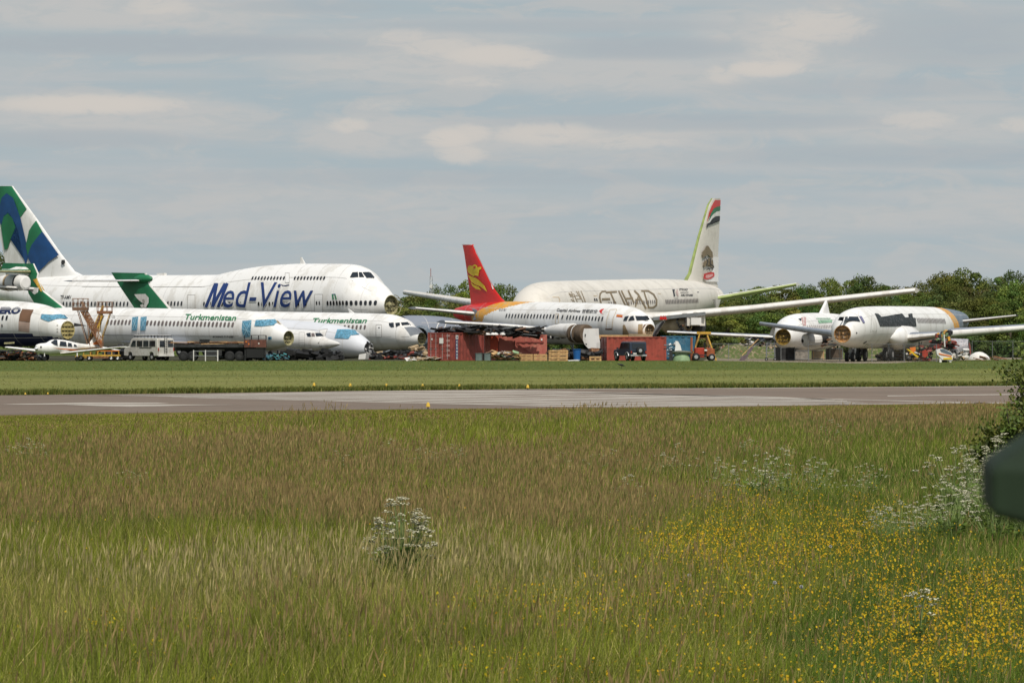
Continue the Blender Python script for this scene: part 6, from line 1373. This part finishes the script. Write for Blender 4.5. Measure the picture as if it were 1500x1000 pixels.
# ------------------------------------------------------------------ trees
LEAF = vcmat('leaves', .2, .75, rnd=1.0); BARK = mat('bark', (.09, .07, .05), .9, var=.3, scale=4)
def crown_mesh(name, seed, W_, Hc, zb, nclump, nleaf, lsz, flat=.8, hue=(.062, .092, .022)):
    r = np.random.default_rng(seed); P_ = []; Cc = []; 
    for i in range(nclump):
        th = r.random() * 2 * math.pi; v = r.random() ** .8; el = math.acos(1 - 1.75 * v); rad = r.uniform(.7, .97)
        cx, cy, cz = math.sin(el) * math.cos(th) * W_ / 2 * rad, math.sin(el) * math.sin(th) * W_ / 2 * rad, zb + Hc * .42 + math.cos(el) * Hc * .55 * rad
        rc = W_ * r.uniform(.10, .2); k = int(nleaf * r.uniform(.7, 1.3)); d = r.normal(size=(k, 3)); d /= np.linalg.norm(d, axis=1)[:, None]; d[:, 2] = np.where(r.random(k) < .7, abs(d[:, 2]), d[:, 2])
        rr_ = rc * (.55 + .5 * r.random(k) ** .6)[:, None]; p = np.array([cx, cy, cz]) + d * rr_ * np.array([1, 1, flat]); nrm = d + r.normal(size=(k, 3)) * .55; nrm /= np.linalg.norm(nrm, axis=1)[:, None]
        tt_ = np.cross(nrm, r.normal(size=(k, 3))); tt_ /= np.linalg.norm(tt_, axis=1)[:, None]; bt = np.cross(nrm, tt_); s_ = lsz * (.6 + .8 * r.random(k))[:, None]
        P_.append(np.stack([p - tt_ * s_, p - bt * s_ * .6, p + tt_ * s_, p + bt * s_ * .6], 1)); base_c = np.array(hue) * r.uniform(.75, 1.3) * np.array([r.uniform(.85, 1.25), 1, r.uniform(.7, 1.3)])
        Cc.append(np.repeat((base_c * (.75 + .5 * r.random((k, 1))))[:, None, :], 4, 1))
    V = np.concatenate(P_).reshape(-1, 3); cc = np.concatenate(Cc).reshape(-1, 3); nq = len(V) // 4
    return bigmesh(name, V, np.full(nq, 4), np.arange(nq * 4), np.clip(cc, 0, 1), LEAF)
def make_tree(seed, W_, Ht, zb, label, group, hue=(.062, .092, .022), nc=110, nl=170, lsz=.15):
    t = thing('broadleaf_tree', label, 'tree', (0, 0, 0), 0, group); mb = MB(); rnd = random.Random(seed)
    mb.tube((0, 0, -.1), (.1, 0, Ht * .5), .28, BARK, 8, .14)
    for i in range(7):
        a = i * .9 + rnd.random(); z0_ = Ht * rnd.uniform(.15, .45); mb.tube((.05, 0, z0_), (math.cos(a) * W_ * .3, math.sin(a) * W_ * .3, z0_ + Ht * rnd.uniform(.2, .4)), .12, BARK, 6, .04)
    mb.build('trunk', t, smooth=True)
    o = bpy.data.objects.new('crown', crown_mesh('crown', seed, W_, Ht - zb, zb, nc, nl, lsz, hue=hue)); C.objects.link(o); o.parent = t; return t
TL = 'broadleaf tree in the wood behind the parked aircraft'; TG = 'trees of the wood behind the aircraft'
protos = [make_tree(i + 1, w0, 10, zb, TL, TG, hue) for i, (w0, zb, hue) in enumerate(((8.5, .4, (.10, .155, .03)), (7, .3, (.12, .17, .032)), (10, .5, (.09, .14, .028)), (7.5, .2, (.135, .165, .04)), (9, .2, (.10, .145, .034))))]
SKY = [(-600, 420), (-60, 372), (-5, 366), (12, 380), (30, 425), (555, 426), (575, 420), (590, 426), (602, 432), (620, 425), (640, 415), (655, 409), (680, 407), (700, 409), (720, 411), (745, 409), (762, 415), (775, 424), (1000, 436), (1052, 437), (1066, 427), (1090, 418), (1112, 412), (1150, 414), (1175, 413),
       (1192, 405), (1215, 401), (1235, 402), (1252, 408), (1268, 402), (1285, 406), (1300, 409), (1330, 413), (1352, 409), (1366, 404), (1380, 396), (1402, 391), (1422, 391), (1445, 397), (1470, 392), (1490, 388), (1700, 386), (2200, 395)]
rt = random.Random(12); first = [True] * 5; TREES = 0
def place_tree(px, Y, pytop, wpx):
    global TREES
    row = 'tall tree on the skyline' if Y > 585 else 'tree in the middle row' if Y > 550 else 'low front-row tree'
    for lim, ph_ in ((60, 'behind the green and blue tail at the left edge'), (560, 'hidden behind the jumbo'), (680, 'between the jumbo nose and the red tail'), (790, 'right of the red tail'), (1070, 'behind the beige wide-body'), (1190, 'below the wing tip of the beige tailplane'), (1330, 'above the two right airliners'), (1420, 'above the blue-grey tail'), (9999, 'at the right edge of the wood')):
        if px < lim: break
    lab = 'broadleaf ' + row + ' ' + ph_
    k = rt.randrange(5); zt_ = H + (YH - pytop) / F * Y; w0 = (8.5, 7, 10, 7.5, 9)[k]; ww = wpx / F * Y; s_ = (ww / w0, ww / w0 * rt.uniform(.85, 1.1), zt_ / 10.1)
    loc = (X_(px, Y), Y, 0); rz = rt.uniform(0, 6.28); TREES += 1
    if first[k]: p = protos[k]; p.location = loc; p.rotation_euler.z = rz; p.scale = s_; first[k] = False; p['label'] = lab
    else: dup(protos[k], loc, rz, s_, label=lab)
x = -150
while x < 1700:
    hid = 60 < x < 540 or 790 < x < 1010
    st_ = 60 if hid else rt.uniform(24, 36)
    place_tree(x, rt.uniform(590, 640), lerpc(SKY, x) + rt.uniform(-1, 3.5), rt.uniform(74, 100) if hid else rt.uniform(52, 76)); x += st_
for (x0, x1, yl, yh_, Y0, st_) in ((560, 800, 432, 450, 560, 34), (1000, 1650, 425, 450, 565, 36), (1020, 1650, 448, 468, 540, 40), (570, 720, 452, 464, 530, 40)):
    x = x0
    while x < x1: place_tree(x, Y0 + rt.uniform(-8, 8), max(rt.uniform(yl, yh_) - (22 if x > 1360 else 0), lerpc(SKY, x) + 8), rt.uniform(60, 90)); x += st_ + rt.uniform(-8, 8)
print('trees', TREES)
# hedge at the back of the apron
hm = crown_mesh('hedge', 99, 3.2, 2.6, -.3, 34, 110, .13, hue=(.085, .115, .028)); hp = None
x = 540
while x < 1640:
    o = bpy.data.objects.new('hedge_bush', hm); C.objects.link(o); Yh = 505 + rt.uniform(-6, 6) - max(0, x - 1380) * .25
    o.location = (X_(x, Yh), Yh, 0); o.rotation_euler.z = rt.uniform(0, 6); sc_ = rt.uniform(.8, 1.2); o.scale = (sc_, sc_, sc_ * rt.uniform(.8, 1.2)); tag(o, 'low green hedge bush ' + ('behind the maroon container' if x < 720 else 'behind the brick red container' if x < 1000 else 'behind the rubble bank' if x < 1250 else 'behind the right airliner' if x < 1420 else 'behind the right-hand fence'), 'bush', 'bushes of the hedge behind the aircraft'); x += rt.uniform(20, 32)
# radio mast
mt = thing('radio_mast', 'thin red and white lattice radio mast above the trees', 'mast', (X_(631, 900), 900, 0)); WR = mat('mast_red', (.35, .1, .08), .6)
mb = MB(); top = 15.3
for k in range(3):
    a = k * 2.094
    mb.tube((math.cos(a) * .7, math.sin(a) * .7, 0), (math.cos(a) * .25, math.sin(a) * .25, top - 1.5), .05, STEEL, 5)
for i in range(16):
    z0_, z1_ = i * .85, (i + 1) * .85; r0, r1_ = .7 - .45 * z0_ / top, .7 - .45 * z1_ / top
    for k in range(3):
        a, b = k * 2.094, (k + 1) * 2.094; mb.tube((math.cos(a) * r0, math.sin(a) * r0, z0_), (math.cos(b) * r1_, math.sin(b) * r1_, z1_), .03, WR if i % 4 < 2 else WHITE2, 4)
mb.build('lattice', mt); mb = MB(); mb.tube((0, 0, top - 1.6), (0, 0, top), .06, WR, 6); mb.build('aerial', mt)
mb = MB(); mb.tube((.1, -.5, 11.8), (.1, -.9, 11.8), .35, WHITE2, 12); mb.build('dish', mt)

# ------------------------------------------------------------------ hawthorn bush and near rail
def hawthorn(px, Y, W_, Ht, seed, label):
    loc = (X_(px, Y), Y, 0); t = thing('hawthorn_bush', label, 'bush', loc); rnd = random.Random(seed); mb = MB(); tips = []
    for i in range(34):
        a = rnd.uniform(0, 6.28); L_ = rnd.uniform(.5, 1) * W_ / 2; top = Vector((math.cos(a) * L_, math.sin(a) * L_, Ht * rnd.uniform(.25, 1.0) * (1 - .35 * (L_ / (W_ / 2)) ** 2))); m0_ = top * .5 + Vector((0, 0, .1)); mb.tube((0, 0, 0), m0_, .03, BARK, 5, .018); mb.tube(m0_, top, .018, BARK, 5, .006)
        for k in range(5):
            p = m0_.lerp(top, rnd.uniform(.1, 1)); e_ = p + Vector((rnd.gauss(0, .16), rnd.gauss(0, .16), rnd.gauss(.1, .1))) * Ht / 2.2; mb.tube(p, e_, .008, BARK, 4, .003); tips += [p.lerp(e_, .5), e_]
        tips += [top, m0_.lerp(top, .6)]
    mb.build('branches', t); r = np.random.default_rng(seed); P_ = []; Cc = []
    for p in tips:
        k = 48; d = r.normal(size=(k, 3)) * .085 * Ht / 2.2; pp = np.array(p) + d * np.array([1, 1, .7]); nrm = r.normal(size=(k, 3)) + np.array([0, -.2, .9]); nrm /= np.linalg.norm(nrm, axis=1)[:, None]; tt_ = np.cross(nrm, r.normal(size=(k, 3))); tt_ /= np.linalg.norm(tt_, axis=1)[:, None]; bt = np.cross(nrm, tt_); s_ = .027 * (.6 + .8 * r.random(k))[:, None]
        P_.append(np.stack([pp - tt_ * s_, pp - bt * s_ * .7, pp + tt_ * s_, pp + bt * s_ * .7], 1)); bc = np.array([.10, .14, .028]) * r.uniform(.65, 1.45) * np.array([r.uniform(.9, 1.3), 1, .9]); Cc.append(np.repeat((bc * (.7 + .6 * r.random((k, 1))))[:, None, :], 4, 1))
    V = np.concatenate(P_).reshape(-1, 3); nq = len(V) // 4
    o = bpy.data.objects.new('foliage', bigmesh('foliage', V, np.full(nq, 4), np.arange(nq * 4), np.concatenate(Cc).reshape(-1, 3), vcmat('hawthorn_leaves', .2, .5))); C.objects.link(o); o.parent = t
    mb = MB()
    for p in tips:
        if rnd.random() < (.5 if p.z < Ht * .55 else .07): umbel(mb, p + Vector((rnd.gauss(0, .05), -.1, rnd.gauss(0, .05))), .035, rnd)
    if mb.v: mb.build('blossom', t)
    return t
hawthorn(1562, 68, 1.9, 3.1, 5, 'tall hawthorn bush at the right edge, above the white flowers')
hawthorn(1492, 62, 1.3, 1.6, 6, 'lower hawthorn bush with sparse blossom, left of the tall one')
hawthorn(1660, 72, 2.0, 2.5, 7, 'hawthorn bush beyond the right edge of the view')
RG = mat('rail_green', (.017, .03, .016), .8, var=.25, scale=25, spec=.2)
t = wthing('metal_barrier', 'blurred dark green metal rail end close to the camera at the right edge', 'barrier', (1.6, 4, 0))
mb = MB(); Yr = 3.0
sec = [(0, 2.400 - 3.9 * 0 - .107), (0, 0)]
def rp_(px, py): return wp(px, py, Yr)
lo = [wp(1452, 682, 3.0), wp(1452, 750, 3.0), wp(1460, 757, 3.0), wp(1500, 768, 3.0), wp(1720, 805, 3.0), wp(1720, 690, 3.0)]; bk = [p + Vector((.01, .16, 0)) for p in lo]
rg = [wp(1500, 633, 3.08), wp(1720, 470, 3.08)]; vs_ = lo + bk + rg
mb.add(vs_, [(0, 1, 2, 3, 4, 5), (11, 10, 9, 8, 7, 6), (1, 0, 6, 7), (2, 1, 7, 8), (3, 2, 8, 9), (4, 3, 9, 10), (5, 4, 10, 11), (0, 5, 13, 12), (6, 12, 13, 11), (0, 12, 6), (5, 11, 13)], RG)
o = mb.build('rail', t); bv = o.modifiers.new('bevel', 'BEVEL'); bv.width = .006; bv.segments = 4
mb = MB(); mb.box((.5, 3.06, 1.05), (.08, .08, 2.2), RG); mb.build('post', t)
